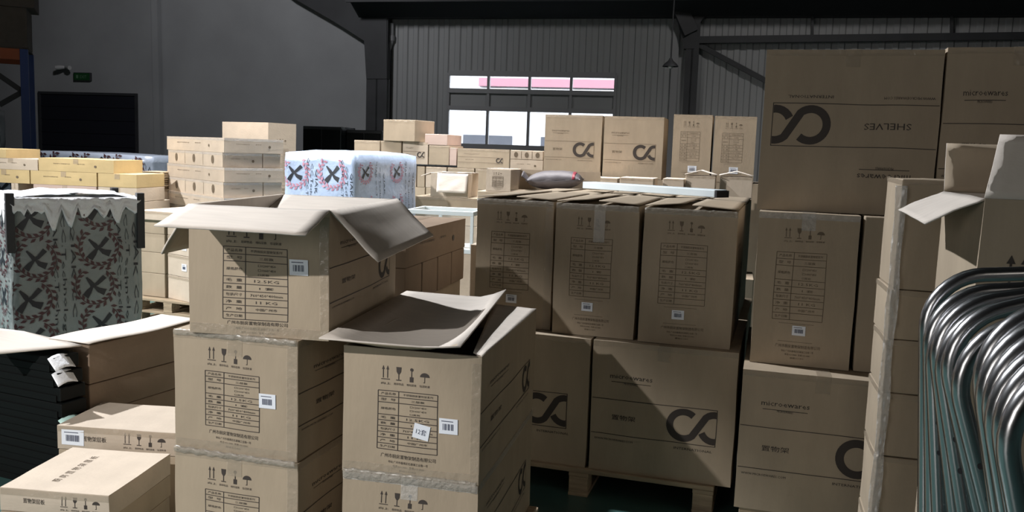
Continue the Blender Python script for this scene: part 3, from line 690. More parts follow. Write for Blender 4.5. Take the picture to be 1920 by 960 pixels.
# near open box
pX = at(1846, 372, 2.30); hX = .46; zX = pX.z - hX
carton('carton supporting the near open box behind the steel tubes', (pX.x, pX.y, zX-.47), aX, .50, .47, .468)
carton('lowest carton beneath the near open box, behind the steel tubes', (pX.x, pX.y, 0), aX, .50, .47, zX-.471)
k = Ink(); w_, d_ = .50, .47
for i in (0, 1):
    cx = .078+.034*i; k.rect(cx-.003, .245, cx+.003, .30, 1); k.poly([(cx-.011, .295), (cx+.011, .295), (cx, .318)], 1)
k.rect(.05, .236, .14, .240, 1); k.text('向上', .06, .20, .017, .06)
k.text('易碎', .17, .20, .017, .06)
open_carton('open box with raised flaps behind the shiny bent tubes', (pX.x, pX.y, zX), aX, w_, d_, hX, [('front', k)],
    [([(0, 0, hX), (w_, 0, hX), (w_, .035, hX+.165), (.03, .035, hX+.165)], .004),
     ([(0, 0.0, hX), (0, d_, hX), (-.135, .41, hX-.062), (-.125, .056, hX-.08)], .004),
     ([(w_, d_, hX), (0, d_, hX), (.0, d_+.02, hX+.15), (w_, d_+.02, hX+.15)], .004)], tapes=False)

# ================================================================== BENT STEEL TUBES
def tube_frame(label, px, py, Y, tilt, r=.10, width=.55, yaw=-6, rad=.0138, grp='bent steel tube frames leaning together'):
    p = at(px, py, Y); h = p.z; tl = math.radians(tilt)
    L = h/math.cos(tl); base = Vector((p.x + math.tan(tl)*h, p.y, 0))
    t = thing('tube_frame', label, 'metal frame', base, math.radians(yaw), None)
    t.rotation_euler = (0, 0, math.radians(yaw)); R = Matrix.Rotation(-tl, 3, 'Y')
    pts = [(0, 0, .012), (0, 0, L*.5), (0, 0, L)]
    for i in range(1, 11): a = math.pi - i*math.pi/20; pts.append((r+r*math.cos(a), 0, L+r*math.sin(a)))
    for i in range(1, 8): pts.append((r+(width-2*r)*i/8, 0, L+r))
    for i in range(0, 11): a = math.pi/2 - i*math.pi/20; pts.append((width-r+r*math.cos(a), 0, L+r*math.sin(a)))
    end = L - (width*math.sin(-tl) + 0)/math.cos(tl) if False else L
    zb = -width*math.tan(-tl) if False else 0
    low = (math.sin(tl)*width)/math.cos(tl)
    pts += [(width, 0, L*.5), (width, 0, .012 - low)]
    V = [R @ Vector(q) for q in pts]
    mb = MB(); mb.tube(V, rad, 14); mb.build('bent_tube', 'steel', t)
    for q in (.10, .155):
        mb = MB(); c = R @ Vector((0, -rad-.0004, L-q)); x = R @ Vector((1, 0, 0)); z = R @ Vector((0, 0, 1))
        mb.add([c + (x*math.cos(k*math.pi/5)+z*math.sin(k*math.pi/5))*.0050 for k in range(10)], [tuple(range(10))])
        mb.build('screw_hole', 'steel_dark', t)
    return t
G1 = [(1741, 620, 1.62, 4.5), (1750, 655, 1.57, 5.5), (1757, 690, 1.53, 7), (1771, 690, 1.47, 11), (1784, 720, 1.42, 13), (1804, 730, 1.36, 17), (1826, 770, 1.31, 18)]
L1 = ['outermost bent steel tube, standing upright at the left of the bundle', 'second bent steel tube from the left, just inside the outermost one', 'third bent steel tube from the left of the upright bundle',
      'fourth bent steel tube from the left, beginning to lean', 'fifth bent steel tube from the left, leaning', 'sixth bent steel tube from the left, leaning strongly over a gap', 'innermost leaning bent steel tube of the upright bundle']
for a, l in zip(G1, L1): tube_frame(l, *a)
G2 = [(1862, 745, 1.16, 12), (1870, 780, 1.12, 13), (1884, 800, 1.09, 13), (1892, 835, 1.05, 14), (1908, 850, 1.02, 14), (1920, 885, .985, 15)]
L2 = ['highest bent steel tube of the nearer bundle at the right edge', 'second bent steel tube down in the nearer bundle', 'third bent steel tube down in the nearer bundle',
      'fourth bent steel tube down in the nearer bundle', 'fifth bent steel tube down in the nearer bundle', 'lowest and nearest bent steel tube at the lower right corner']
for a, l in zip(G2, L2): tube_frame(l, *a, rad=.0135)

# ================================================================== WRAPPED BUNDLES
def k_mark(k, cx, cy, s, mi=1, wreath=True, mr=2):
    k.stroke([(cx-.55*s, cy+.55*s), (cx-.2*s, cy+.15*s), (cx-.10*s, cy-.12*s)], [.12*s, .30*s, .16*s], mi)
    k.stroke([(cx+.60*s, cy+.62*s), (cx+.15*s, cy+.14*s), (cx-.15*s, cy-.05*s)], [.30*s, .22*s, .12*s], mi)
    k.stroke([(cx-.10*s, cy-.02*s), (cx-.35*s, cy-.35*s), (cx-.62*s, cy-.70*s)], [.12*s, .32*s, .42*s], mi)
    k.stroke([(cx-.02*s, cy-.02*s), (cx+.25*s, cy-.28*s), (cx+.66*s, cy-.45*s)], [.14*s, .32*s, .46*s], mi)
    if wreath:
        for i in range(30):
            a = math.radians(-235+i*290/29.0); R = 1.2*s + (.17 if i % 2 else -.12)*s; px, py = cx+R*math.cos(a), cy+R*math.sin(a); b = a+1.57+(.6 if i % 2 else -.6)
            k.poly([(px-.22*s*math.cos(b), py-.22*s*math.sin(b)), (px-.10*s*math.sin(b), py+.10*s*math.cos(b)), (px+.22*s*math.cos(b), py+.22*s*math.sin(b)), (px+.10*s*math.sin(b), py-.10*s*math.cos(b))], mr)
        k.stroke([(cx+1.2*s*math.cos(math.radians(-235+i*10)), cy+1.2*s*math.sin(math.radians(-235+i*10))) for i in range(30)], .05*s, mr)
def film_pattern(w, h, s=.07, cols=2, rows=3, mi=1, mr=2, phase=0.0, words=True):
    k = Ink(); cw = w/cols
    for c in range(cols):
        for r in range(rows):
            cx = cw*(c+.30)+.02*math.sin(r*2+c); cy = h*(rows-r-.45)/rows + phase*(.3 if c % 2 else 0)
            k_mark(k, cx, cy, s, mi, True, mr)
        if words:
            n = max(1, int(h/(s*7)))
            for j, dx in enumerate((.60, .72, .86)):
                for r in range(n): k.text(('QIAK CC.Technology', 'CC.Technology', 'QIAK CC')[j], cw*(c+dx), h*(n-r)/n-.04-.05*j, s*.30, h/n*.8*(1, .8, .6)[j], mi, vert=True)
    ok_v = []; k.v = [(min(max(x, .004), w-.004), min(max(y, .004), h-.004)) for x, y in k.v]
    return k
def bundle(label, loc, a, w, d, h, pats, material='film', amp=.014, mats=('print_black', 'print_maroon'), cap=True, name='wrapped_bundle', posts=False, round_top=.0):
    _seed[0] += 1
    t = thing(name, label, 'bundle', loc, -math.radians(a)); B = Box(w, d, h, _seed[0]*2.1, amp, .01); mb = MB()
    def warp(p, out=0.0, B=B):
        q = Box.warp(B, p, out); x, y, z = p
        r = noise.noise(Vector((x*9+y*9, z*22, _seed[0])))*.004; q += Vector((r, -r, 0))
        if z > h*.7: q.z -= round_top*((2*x/w-1)**2 + .3*(2*y/d-1)**2)*((z-h*.7)/(h*.3))
        return q
    B.warp = warp; B.surface(mb, 16)
    for f, k in pats: B.lay(mb, f, k, .004)
    o = mb.build('film_wrap', [material, *mats], t); weld(o)
    for p in o.data.polygons: p.use_smooth = True
    if cap:     # loose gathered film on the top
        for nm, s0, sc in (('front', 0, 1), ('left', 0, 1)):
            A, C, fn = B.face(nm); n = 40
            def g(u, v):
                dr = .055+.22*abs(noise.noise(Vector((u*8+3, 0, 1))))+.05*abs(noise.noise(Vector((u*26, 0, 1)))); z = h + .012 - (dr*v if v > .25 else dr*.25)*1.0 - (.0 if v > .25 else 0)
                p = Vector(fn(A*u, h)) ; off = Vector((0, -1, 0)) if nm == 'front' else Vector((-1, 0, 0))
                if v < .3: q = p - off*(.13*(.3-v)/.3) + Vector((0, 0, .016+.012*noise.noise(Vector((u*8, v*8, 0)))))
                else: q = p + off*(.016+.016*noise.noise(Vector((u*22, v*5, 4)))) + Vector((0, 0, .012-dr*(v-.3)/.7))
                return q
            mb = MB(); mb.sheet(g, n, 10, .002); mb.build('loose_film', 'film_white', t)
        mb = MB(); mb.sheet(lambda u, v: (w*(.02+.96*u), d*(.02+.96*v), h+.016+.014*noise.noise(Vector((u*7, v*7, 2)))+.02*math.sin(math.pi*u)), 20, 12, .002); mb.build('loose_film', 'film_white', t)
    if posts:
        for x, y in ((.0, .0), (w, .0), (w, d)):
            mb = MB(); mb.box((x-.022, y-.022, h-.3), (x+.022, y+.022, h+.04)); mb.build('corner_post', 'frame_steel', t, .003)
    return t
# printed wrap bundle at the left
aW = -38; p = at(17, 372, 5.0); U, W = uvw(aW)
q = at_plane(262, 360, p, W); wd = (q-p).dot(U)
zt = p.z-.01
bundle('large bundle in printed grey film at the left, loose white film on top', (p.x, p.y, .0), aW, wd, .60, zt,
       [('front', film_pattern(wd, zt, .092, 2, 5, phase=.2)), ('left', film_pattern(.6, zt, .085, 2, 5))], 'film', posts=True)
# pale blue bundle behind the open box
aB = 24; U, W = uvw(aB); p = at(536, 281, 7.4); q = at_plane(667, 281, p, W); wd = (q-p).dot(U)
bundle('pale blue film wrapped bundle behind the open box', (p.x, p.y, 0), aB, wd, .95, p.z+.02,
       [('front', film_pattern(wd, p.z, .10, 2, 4, 1, 2, words=True)), ('right', film_pattern(.95, p.z, .075, 2, 5, 1, 2))], 'film_blue', mats=('print_black', 'print_red'), cap=False, round_top=.03)
# long bundle in the distance
aB = 6; U, W = uvw(aB); p = at(-20, 276, 10.6); q = at_plane(285, 290, p, W); wd = (q-p).dot(U)
bundle('long low bluish wrapped bundle in front of the black doorway', (p.x, p.y, 0), aB, wd, .8, p.z-.01,
       [('front', film_pattern(wd, p.z, .14, 5, 4, 1, 2))], 'film_slate', mats=('print_black', 'print_maroon'), cap=False, round_top=.025)

# ================================================================== MIDDLE DISTANCE PILES
def pile(px0, px1, ys, Y, a, d, labels, material='cardboard_pale', prints=None, stick=None, tapes=('front',), base=None, jx=None, mats=None, near=False):
    """cartons on top of one another: ys = pixel heights of the joints, top first, at the left edge; the last carton stands on base"""
    p, wd = span(px0, px1, ys[0], Y, a); zs = [at(px0, y, Y).z for y in ys]
    if base is not None: zs.append(base)
    U, W = uvw(a)
    for i, lb in enumerate(labels):
        h = zs[i]-zs[i+1]-.0015; off = (jx[i] if jx else 0); q = p + U*off
        pr = prints[i](wd, h) if prints and prints[i] else []
        carton(lb, (q.x, q.y, zs[i+1]), a, wd-(0 if not jx else 2*off), d, h, pr, tapes, (stick[i] if stick else None), mats[i] if mats else material, near=near)
    return p, wd, zs
fl = lambda w, h: [('front', print_small(w, h, 2)), ('left', print_ends(w, h, 2)), ('right', print_small(w, h, 2))]
# flat carton stack (corner towards the camera)
aD = 47; U, W = uvw(aD)
c = at(420, 258, 8.25)      # nearest upright edge
ys = [258, 286, 314, 342, 371]; zs = [at(420, y, 8.25).z for y in ys]
_, wl_ = span(312, 420, 258, 7.3, 0)
# left faces run from px 312 to 420, right faces 420 to 533
pl_ = at_plane(313, 258, c, W); wD = (c-pl_).dot(U); pr_ = at_plane(531, 262, c, U); dD = (pr_-c).dot(W)
def flat(label, z0, z1, s0, s1, d0, d1, mi='cardboard_pale', pr=True, tp=('front', 'side')):
    q = c + U*(s0-wD) + W*d0; w_, d_, h_ = s1-s0, d1-d0, z1-z0-.0015
    carton(label, (q.x, q.y, z0), aD, w_, d_, h_, ([('front', print_small(w_, h_)), ('right', print_small(d_, h_))] if pr == 1 else [('front', print_ends(w_, h_)), ('right', print_small(d_, h_))] if pr == 2 else []), tp, None, mi, near=False, tapemat='tape_clear')
flat('uppermost flat carton of the neat stack left of the blue bundle', zs[1], zs[0], 0, wD, 0, dD)
flat('flat carton second from the top of the neat stack', zs[2], zs[1], .03, wD-.03, 0.0, dD*.66, pr=2)
flat('short flat carton at the right end of the second tier of the neat stack', zs[2], zs[1], .03, wD-.03, dD*.675, dD*.98, pr=0)
flat('flat carton third from the top of the neat stack', zs[3], zs[2], 0, wD, 0, dD)
flat('flat carton fourth from the top of the neat stack', zs[4], zs[3], .03, wD-.02, 0, dD*.66, pr=2)
flat('short flat carton at the right end of the fourth tier of the neat stack', zs[4], zs[3], .03, wD-.02, dD*.675, dD, pr=0)
flat('wide flat carton fifth from the top of the neat stack', zs[4]-.13, zs[4], -.05, wD+.01, -.01, dD*1.05)
flat('large carton carrying the neat stack of flat cartons', .6, zs[4]-.13, -.02, wD, 0, dD, pr=0)
flat('lowest carton beneath the neat stack of flat cartons', .0, .6, -.02, wD, 0, dD, pr=0)
# box standing behind on the stack
aK = 30; p, wd = span(417, 503, 228, 10.0, aK)
carton('taller box with two tone faces behind the neat flat stack', (p.x, p.y, .9), aK, wd, .42, p.z-.9, [('front', print_small(wd, p.z-.9, 2)), ('right', print_spec(.42, p.z-.9, mi=2))], (), None, 'cardboard_pale', near=False)
carton('box supporting the two tone box behind the neat flat stack', (p.x, p.y, 0), aK, wd, .42, .898, [], (), None, 'cardboard_pale', near=False)
# yellowish cartons on the left
Yy = 8.6
row = [(-30, 12, [279, 306], 'yellowish carton at the left edge beside the long bundle'), (73, 213, [296, 320], 'long yellowish carton on top of the left pile, tape at its end')]
zA = at(100, 320.5, Yy).z; zB = at(100, 346, Yy).z; zC = at(100, 372, Yy).z
def on_row(px0, px1, py, A, a):
    U, W = uvw(a); p = at_plane(px0, py, A, W); return p, (at_plane(px1, py, A, W)-p).dot(U)
AY = at(-60, 320, Yy+.1)
def yb(label, px0, px1, z0, z1, Y=Yy, a=8, d=.5, m='cardboard_yellow', pr=True):
    p, wd = on_row(px0, px1, 320, AY, a); carton(label, (p.x, p.y, z0), a, wd, d, z1-z0-.0015, [('front', print_small(wd, z1-z0))] if pr else [], ('top',), None, m, near=False, tapemat='tape')
yb('long yellowish carton lying on top of the left pile', 73, 213, zA, at(100, 296, Yy).z)
yb('pale carton lying flat left of the long yellowish one', -30, 71, zA, at(20, 322, Yy).z+.13, m='cardboard_pale')
yb('yellowish carton at the left edge, on the pale flat carton', -60, 12, at(20, 322, Yy).z+.13, at(5, 279, Yy).z)
yb('carton with brown tape at the left end of the second tier', -40, 55, zB, zA, m='cardboard_yellow')
yb('long yellowish carton in the middle of the second tier', 57, 181, zB, zA)
yb('short yellowish carton at the right end of the second tier', 183, 256, zB, zA, pr=False)
yb('pinkish carton in the third tier of the left pile', 62, 180, zC, zB, m='cardboard_rosy')
yb('pale end carton in the third tier of the left pile', 20, 33, zC, zB, m='cardboard_pale', pr=False)
yb('low carton at the right of the third tier of the left pile', 183, 256, zC, zB, m='cardboard_pale', pr=False)
yb('wide carton under the left pile of yellowish cartons', -60, 256, .56, zC, pr=False, m='cardboard_pale', d=.6)
yb('lowest wide carton under the left pile of yellowish cartons', -60, 256, 0, .56, pr=False, m='cardboard_pale', d=.6)
# stack of flattened cardboard sheets
p, wd = span(262, 306, 320, 9.15, 10); z1 = p.z; z0 = at(258, 356, 9.15).z; n = 9
for i in range(n):
    a_ = z0+(z1-z0)*i/n; mb = MB(); r = random.Random(i); t = thing('cardboard_sheet', 'flattened brown sheet in the tidy pile right of the yellowish cartons, ' + ['lowest', 'second', 'third', 'fourth', 'fifth', 'sixth', 'seventh', 'eighth', 'topmost'][i], 'cardboard sheet', (p.x+r.uniform(-.01, .01), p.y+r.uniform(0, .012), a_), -math.radians(10), 'flattened sheets in the tidy pile')
    mb.box((0, 0, 0), (wd, .30, (z1-z0)/n-.006)); mb.build('sheet', 'cardboard_dark' if False else 'wood', t, .002)
carton('carton carrying the pile of flattened sheets', (p.x, p.y, 0), 10, wd, .30, z0-.001, [], ('front',), None, 'cardboard_pale', near=False)

# cluttered pallets between the printed bundle and the open box
aG = 20; U, W = uvw(aG)
def gb(label, px0, px1, y0, y1, Y, a=aG, d=.5, m='cardboard_pale', zfloor=None, **kw):
    p, wd = span(px0, px1, y0, Y, a); z1 = at(px0, y0, Y).z; z0 = at(px0, y1, Y).z if zfloor is None else zfloor
    carton(label, (p.x, p.y, z0), a, wd, d, z1-z0-.0015, kw.get('prints', []), kw.get('tapes', ('front',)), kw.get('st'), m, near=False); return p, wd, z0
Yg = 7.5; zs_ = [at(300, y, Yg).z for y in (395, 412, 438, 473, 478, 512, 520, 556)]
for i, (x0, x1, m_, lb) in enumerate(((258, 372, 'cardboard_pale', 'broad flat carton with a lit top left of the open box'),)):
    p, wd = span(x0, x1, 395, Yg, aG); carton(lb, (p.x, p.y, zs_[1]), aG, wd, .6, zs_[0]-zs_[1], [], ('front',), None, m_, near=False)
lev = [zs_[1], zs_[2], zs_[3], zs_[5], zs_[7]]
names_ = [('dim carton in the upper tier left of the open box', 'pale carton end jutting out in the upper tier left of the open box'), ('dim carton in the second tier left of the open box', 'pale carton end with a sticker, second tier left of the open box'),
          ('dim carton in the third tier left of the open box', 'pale carton end with a round sticker, third tier left of the open box'), ('dim carton in the lowest tier left of the open box', 'pale carton end above the far pallet left of the open box')]
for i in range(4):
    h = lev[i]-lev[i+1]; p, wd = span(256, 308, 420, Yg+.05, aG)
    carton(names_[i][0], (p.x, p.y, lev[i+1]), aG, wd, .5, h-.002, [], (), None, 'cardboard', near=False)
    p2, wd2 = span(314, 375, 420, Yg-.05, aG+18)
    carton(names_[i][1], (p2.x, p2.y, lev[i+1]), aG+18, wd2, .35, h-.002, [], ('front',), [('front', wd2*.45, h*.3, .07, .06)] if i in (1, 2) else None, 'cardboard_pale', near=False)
p, wd = span(250, 380, 556, Yg-.05, aG)
for k_ in range(2): pallet(('lower' if k_ == 0 else 'upper')+' of two pallets beneath the tiers left of the open box', (p.x, p.y, .0+(lev[4]/2)*k_), aG, wd, .60, lev[4]/2-.001)

# ---------------------------------------------------------------- far centre
def fb(label, px0, px1, y0, y1, Y, a=14, d=.5, m='cardboard_pale', pr=None, z0=None, st=None, tapes=('front',), **kw):
    p, wd = span(px0, px1, y0, Y, a); z1 = at(px0, y0, Y).z
    if z0 is None: z0 = at(px0, y1, Y).z
    h = z1-z0-.0015; pp = pr(wd, d, h) if pr else []
    carton(label, (p.x, p.y, z0), a, wd, d, h, pp, tapes, st, m, near=False, **kw); return p, wd, z0, z1
plog = lambda w, d, h: [('front', print_logo(w, h, mi=2, strong=1))]
pspec = lambda w, d, h: [('front', print_spec(w, h, True, 2))]
psml = lambda w, d, h: [('front', print_small(w, h))]
YJ = 8.6; zj = at(1022, 326, YJ).z
fb('far loop logo box at the left end of the high row below the window', 1023, 1130, 214, 0, YJ, 14, .55, 'cardboard', plog, zj)
fb('far loop logo box second in the high row below the window', 1134, 1246, 217, 0, YJ-.15, 14, .55, 'cardboard', plog, zj-.01)
fb('far spec box with a white sticker, third in the high row', 1264, 1337, 214, 0, YJ-.30, 14, .50, 'cardboard', pspec, zj-.01, [('front', .15, .08, .08, .06)])
fb('far spec box with a white sticker, fourth in the high row', 1341, 1420, 217, 0, YJ-.40, 14, .50, 'cardboard', pspec, zj-.01, [('front', .15, .08, .08, .06)])
fb('low carton in front of the leftmost far loop logo box, lower', 1085, 1158, 331, 0, YJ-.55, 14, .36, 'cardboard_pale', None, 0)
p, wd = span(1026, 1160, 328, YJ-.02, 14); carton('wide carton under the left of the far high row', (p.x, p.y, 0), 14, wd, .62, zj-.002, [], (), None, 'cardboard', near=False)
p, wd = span(1163, 1430, 330, YJ-.19, 14); carton('wide carton under the right of the far high row', (p.x, p.y, 0), 14, wd, .66, zj-.012, [], (), None, 'cardboard', near=False)
for i, (x0, x1, y) in enumerate(((1162, 1226, 332), (1243, 1283, 334), (1286, 1342, 328), (1350, 1412, 330))):
    fb(['small far carton under the second loop logo box', 'narrow grey brown carton in the low far row', 'small carton with a raised lid in the low far row', 'small lidded carton at the right end of the low far row'][i], x0, x1, y, 0, 7.4, 14, .4, 'cardboard_pale', None, .6)
p, wd = span(1080, 1425, 345, 7.35, 14); carton('wide carton under the low far row of small cartons', (p.x, p.y, 0), 14, wd, .5, .598, [], (), None, 'cardboard', near=False)
for i, (x0, x1, y) in enumerate(((1286, 1342, 328), (1350, 1412, 330))):
    p, wd = span(x0, x1, y, 7.4, 14); t = thing('carton_lid', ['raised pale lid on the small carton of the low far row', 'raised pale lid on the right end carton of the low far row'][i], 'lid', (p.x, p.y, p.z+.0), -math.radians(14))
    mb = MB(); mb.sheet(lambda u, v: (wd*(1.06*u-.03), .38*v-.01, .006+.035*(1-abs(2*u-1))), 8, 4, .005); mb.build('lid', 'cardboard_inside', t)
# left of the window: dark and rosy boxes on a long row
YH = 9.6
zr1 = at(700, 305, YH).z; zr0 = at(700, 263, YH).z
AH = at(664, 290, YH+.2)
def hb(label, px0, px1, z0, z1, Y=YH, a=14, d=.5, m='cardboard', pr=None, tapes=('front',)):
    p, wd = on_row(px0, px1, 290, AH, a) if a == 14 else span(px0, px1, 290, Y, a); p = p + uvw(a)[1]*((Y-YH)*.5 if a == 14 else 0); carton(label, (p.x, p.y, z0), a, wd, d, z1-z0-.0015, pr(wd, d, z1-z0) if pr else [], tapes, None, m, near=False)
zt_ = at(718, 223, YH).z
hb('upright box on top of the far row left of the window', 718, 777, zr0, zt_, Y=YH+.1, a=26, d=.40)
hb('dim box in the lower far row hidden behind the blue bundle', 664, 743, at(700, 348, YH).z, zr1)
hb('dim box at the left end of the far row, beside the blue bundle', 664, 712, zr1, zr0)
hb('dim box second in the far row, beneath the upright box', 714, 752, zr1, zr0)
hb('pale box with dark print marks in the far row', 755, 802, zr1, zr0+.0, Y=YH, m='cardboard_pale', pr=plog)
hb('brown box right of the pale printed one in the far row', 804, 842, zr1, zr0-.03, m='cardboard')
hb('pinkish flat box lying at the foot of the window', 796, 838, zr0-.028, zr0+.09, Y=YH, m='cardboard_rosy', tapes=())
hb('grey brown box with a logo below the window', 858, 955, zr1-.02, zr0-.05, Y=YH, m='cardboard', pr=plog)
hb('narrow shaded box in the far row, left of the grey brown logo box', 843, 856, zr1, zr0-.05, Y=YH, m='cardboard_rosy')
zr2 = at(700, 348, YH).z
for i, (x0, x1, m_, lb) in enumerate(((745, 781, 'cardboard_pale', 'pale box at the left of the lower far row, beside the blue bundle'), (783, 797, 'cardboard', 'narrow brown box in the lower far row'), (799, 838, 'cardboard_pale', 'box behind the small open carton in the lower far row'),
                              (840, 890, 'cardboard', 'box under the grey brown logo box in the lower far row'), (892, 950, 'cardboard', 'box under the right part of the logo box in the lower far row'))):
    hb(lb, x0, x1, zr2, zr1-.021, m=m_, Y=YH)
hb('wide carton carrying the left part of the far row', 664, 798, .0, zr2, d=.5, Y=YH, m='cardboard', tapes=())
hb('wide carton carrying the right part of the far row', 800, 950, .0, zr2, d=.5, Y=YH, m='cardboard', tapes=())
zc0 = at(960, 318, 9.0).z; zc1 = at(960, 298, 9.0).z; zc2 = at(960, 281, 9.0).z
p, wd = span(957, 1018, 300, 8.75, 8)
carton('flat carton left of the far logo boxes, upper of two', (p.x, p.y, zc1), 8, wd, .4, zc2-zc1-.002, [('front', print_ends(wd, zc2-zc1))], (), None, 'cardboard_pale', near=False)
carton('flat carton left of the far logo boxes, lower of two', (p.x, p.y, zc0), 8, wd, .4, zc1-zc0-.002, [('front', print_small(wd, zc1-zc0))], (), None, 'cardboard_pale', near=False)
carton('carton carrying the two flat cartons left of the far logo boxes', (p.x, p.y, 0), 8, wd, .4, zc0-.002, [], (), None, 'cardboard_pale', near=False)
# dark machines against the back wall
for x0, x1, y0, lb in ((568, 640, 236, 'black cabinet far back beneath the plaster wall'), (650, 716, 243, 'black low cabinet at the foot of the corner column')):
    p, wd = span(x0, x1, y0, 14.5, 12); t = thing('storage_cabinet', lb, 'cabinet', (p.x, p.y, 0), -math.radians(12))
    mb = MB(); mb.box((0, 0, .08), (wd, .6, p.z)); mb.build('cabinet_body', 'frame_steel', t, .01)
    for i in (0, 1):
        mb = MB(); mb.box((wd*(.02+.49*i), -.02, .12), (wd*(.48+.49*i), -.001, p.z-.05)); dd = mb.build('door', 'black_plastic', t, .004)
        mb = MB(); mb.box((wd*(.44+.1*i)-.01, -.035, p.z*.5), (wd*(.44+.1*i)+.01, -.021, p.z*.6)); mb.build('handle', 'frame_steel', dd)
    mb = MB(); mb.box((.03, .03, 0), (wd-.03, .57, .08)); mb.build('plinth', 'frame_steel', t)

# ---------------------------------------------------------------- centre, between the foreground stacks
# small open carton with a pale flap
Yo = 7.6
p, wd = span(808, 878, 324, Yo, 10); z1 = p.z; z0 = at(808, 368, Yo).z; h = z1-z0
open_carton('small open carton with a pale flap in the middle distance', (p.x, p.y, z0), 10, wd, .4, h, [], [([(wd, 0, h), (wd*.18, 0, h), (wd*.2, -.05, h-.16), (wd, -.05, h-.16)], .0), ([(wd, .4, h), (0, .4, h), (.05, .18, h+.005), (wd+.04, .16, h+.01)], 0.0), ([(0, 0, h), (0, .4, h), (-.1, .4, h-.02), (-.1, .05, h-.03)], 0)], material='cardboard_pale', tapes=False)
carton('wide carton beneath the small open carton', (p.x-.13, p.y+.02, z0-.24), 10, wd+.43, .5, .238, [], ('front',), None, 'cardboard', near=False)
carton('carton at floor level beneath the wide carton in the middle distance', (p.x-.13, p.y+.02, 0), 10, wd+.43, .5, z0-.242, [], (), None, 'cardboard', near=False)
# carton lying open on its side with a grey pillow bag
Yb = 6.5
p, wd = span(912, 958, 317, Yb, 10); zt2 = p.z; zb2 = at(912, 358, Yb).z
t = thing('cardboard_box', 'pale carton with a shiny lid and an open dark side behind the tall boxes', 'box', (p.x, p.y, zb2), -math.radians(10)); hh = zt2-zb2
mb = MB(); mb.box((0, 0, 0), (wd, .5, hh)); k = print_spec(wd, hh, mi=1); mb.add([(x, -.002, y) for x, y in k.v], k.f, 1); mb.build('carton_body', ['cardboard_pale', 'ink_faint'], t, .004)
mb = MB(); mb.sheet(lambda u, v: (wd*u, .15+.35*v-.15, hh+.006+.006*noise.noise(Vector((u*6, v*6, 0)))), 6, 6, .002); mb.build('loose_film', 'tape_clear', t)
mb = MB(); mb.box((wd+.002, .40, 0), (wd+.62, .41, hh)); mb.box((wd+.002, .0, 0), (wd+.62, .39, .006)); mb.build('open_panel', 'cardboard', t)
p2, wd2 = span(700, 1000, 360, 6.6, 10)
carton('wide carton under the pale carton with the grey bag', (p.x-.06, p.y-.0, 0), 10, 1.4, .6, zb2-.002, [], (), None, 'cardboard', near=False)
pb = at(984, 352, 6.3); qb = at(1092, 352, 6.3); L = (qb-pb).length
t = thing('plastic_bag', 'grey pillow shaped bag with a red corner behind the tall boxes', 'bag', (pb.x, p.y+.02, zb2+.008), -math.radians(10))
def pill(u, v, s):
    x = u*L; prof = max(0.0, 1-abs(2*u-1)**3.0)**.6; prof2 = max(0.0, 1-abs(2*v-1)**2.4)**.7
    z = .006+.075*prof*prof2*s + .07; return (x, .02+.28*v, (.075+.02*u)+s*(.068*prof*prof2)+.006*noise.noise(Vector((u*6, v*6, s))))
mb = MB(); mb.sheet(lambda u, v: pill(u, v, 1), 20, 10, .002); mb.sheet(lambda u, v: pill(u, v, -1), 20, 10, .002); mb.build('bag_body', 'bag_grey', t)
mb = MB(); mb.sheet(lambda u, v: tuple(Vector(pill(.84+.05*u, v, 1))+Vector((0, -.001, .004))), 6, 10, .001); mb.build('red_band', 'bag_red', t)
mb = MB(); mb.sheet(lambda u, v: (-.03+.05*u, .02+.28*v, .075+.07*(1-u)*math.sin(3*v+.5)), 5, 8, .001); mb.build('seal_edge', 'bag_grey', t)
# brown box with pale top, right of the open box's flap, on a row of small upright cartons
aC = 12.5; U, W = uvw(aC)
pn = at(760, 503, 4.05); lz = pn.z; pfar = at_z(868, 463, lz); LW = (pfar-pn).dot(W); wC = .42; oC = pn - U*wC
carton('brown box with a lit top behind the open box flap', (oC.x, oC.y, lz), aC, wC, LW, .165, [('right', print_small(LW, .165, 1))], ('top',), None, 'cardboard_brown', near=False)
for i in range(4):
    q = oC + W*(LW*i/4+.004)
    carton(['upright narrow carton at the near end under the brown lit top box', 'second upright narrow carton under the brown lit top box', 'third upright narrow carton under the brown lit top box', 'upright narrow carton at the far end under the brown lit top box'][i],
        (q.x, q.y, lz-.18), aC, wC, LW/4-.012, .178, [], (), None, 'cardboard_brown', near=False)
carton('large carton beneath the row of upright narrow cartons', (oC.x, oC.y, 0), aC, wC-.02, LW, lz-.182, [], (), None, 'cardboard', near=False)
pB = pfar
q = pB + U*.04; carton('tall carton standing left of the shadowed tall spec box', (q.x, q.y+.1, 0), 12, .26, .4, at(880, 458, q.y+.1).z, [], (), None, 'cardboard_pale', near=False)
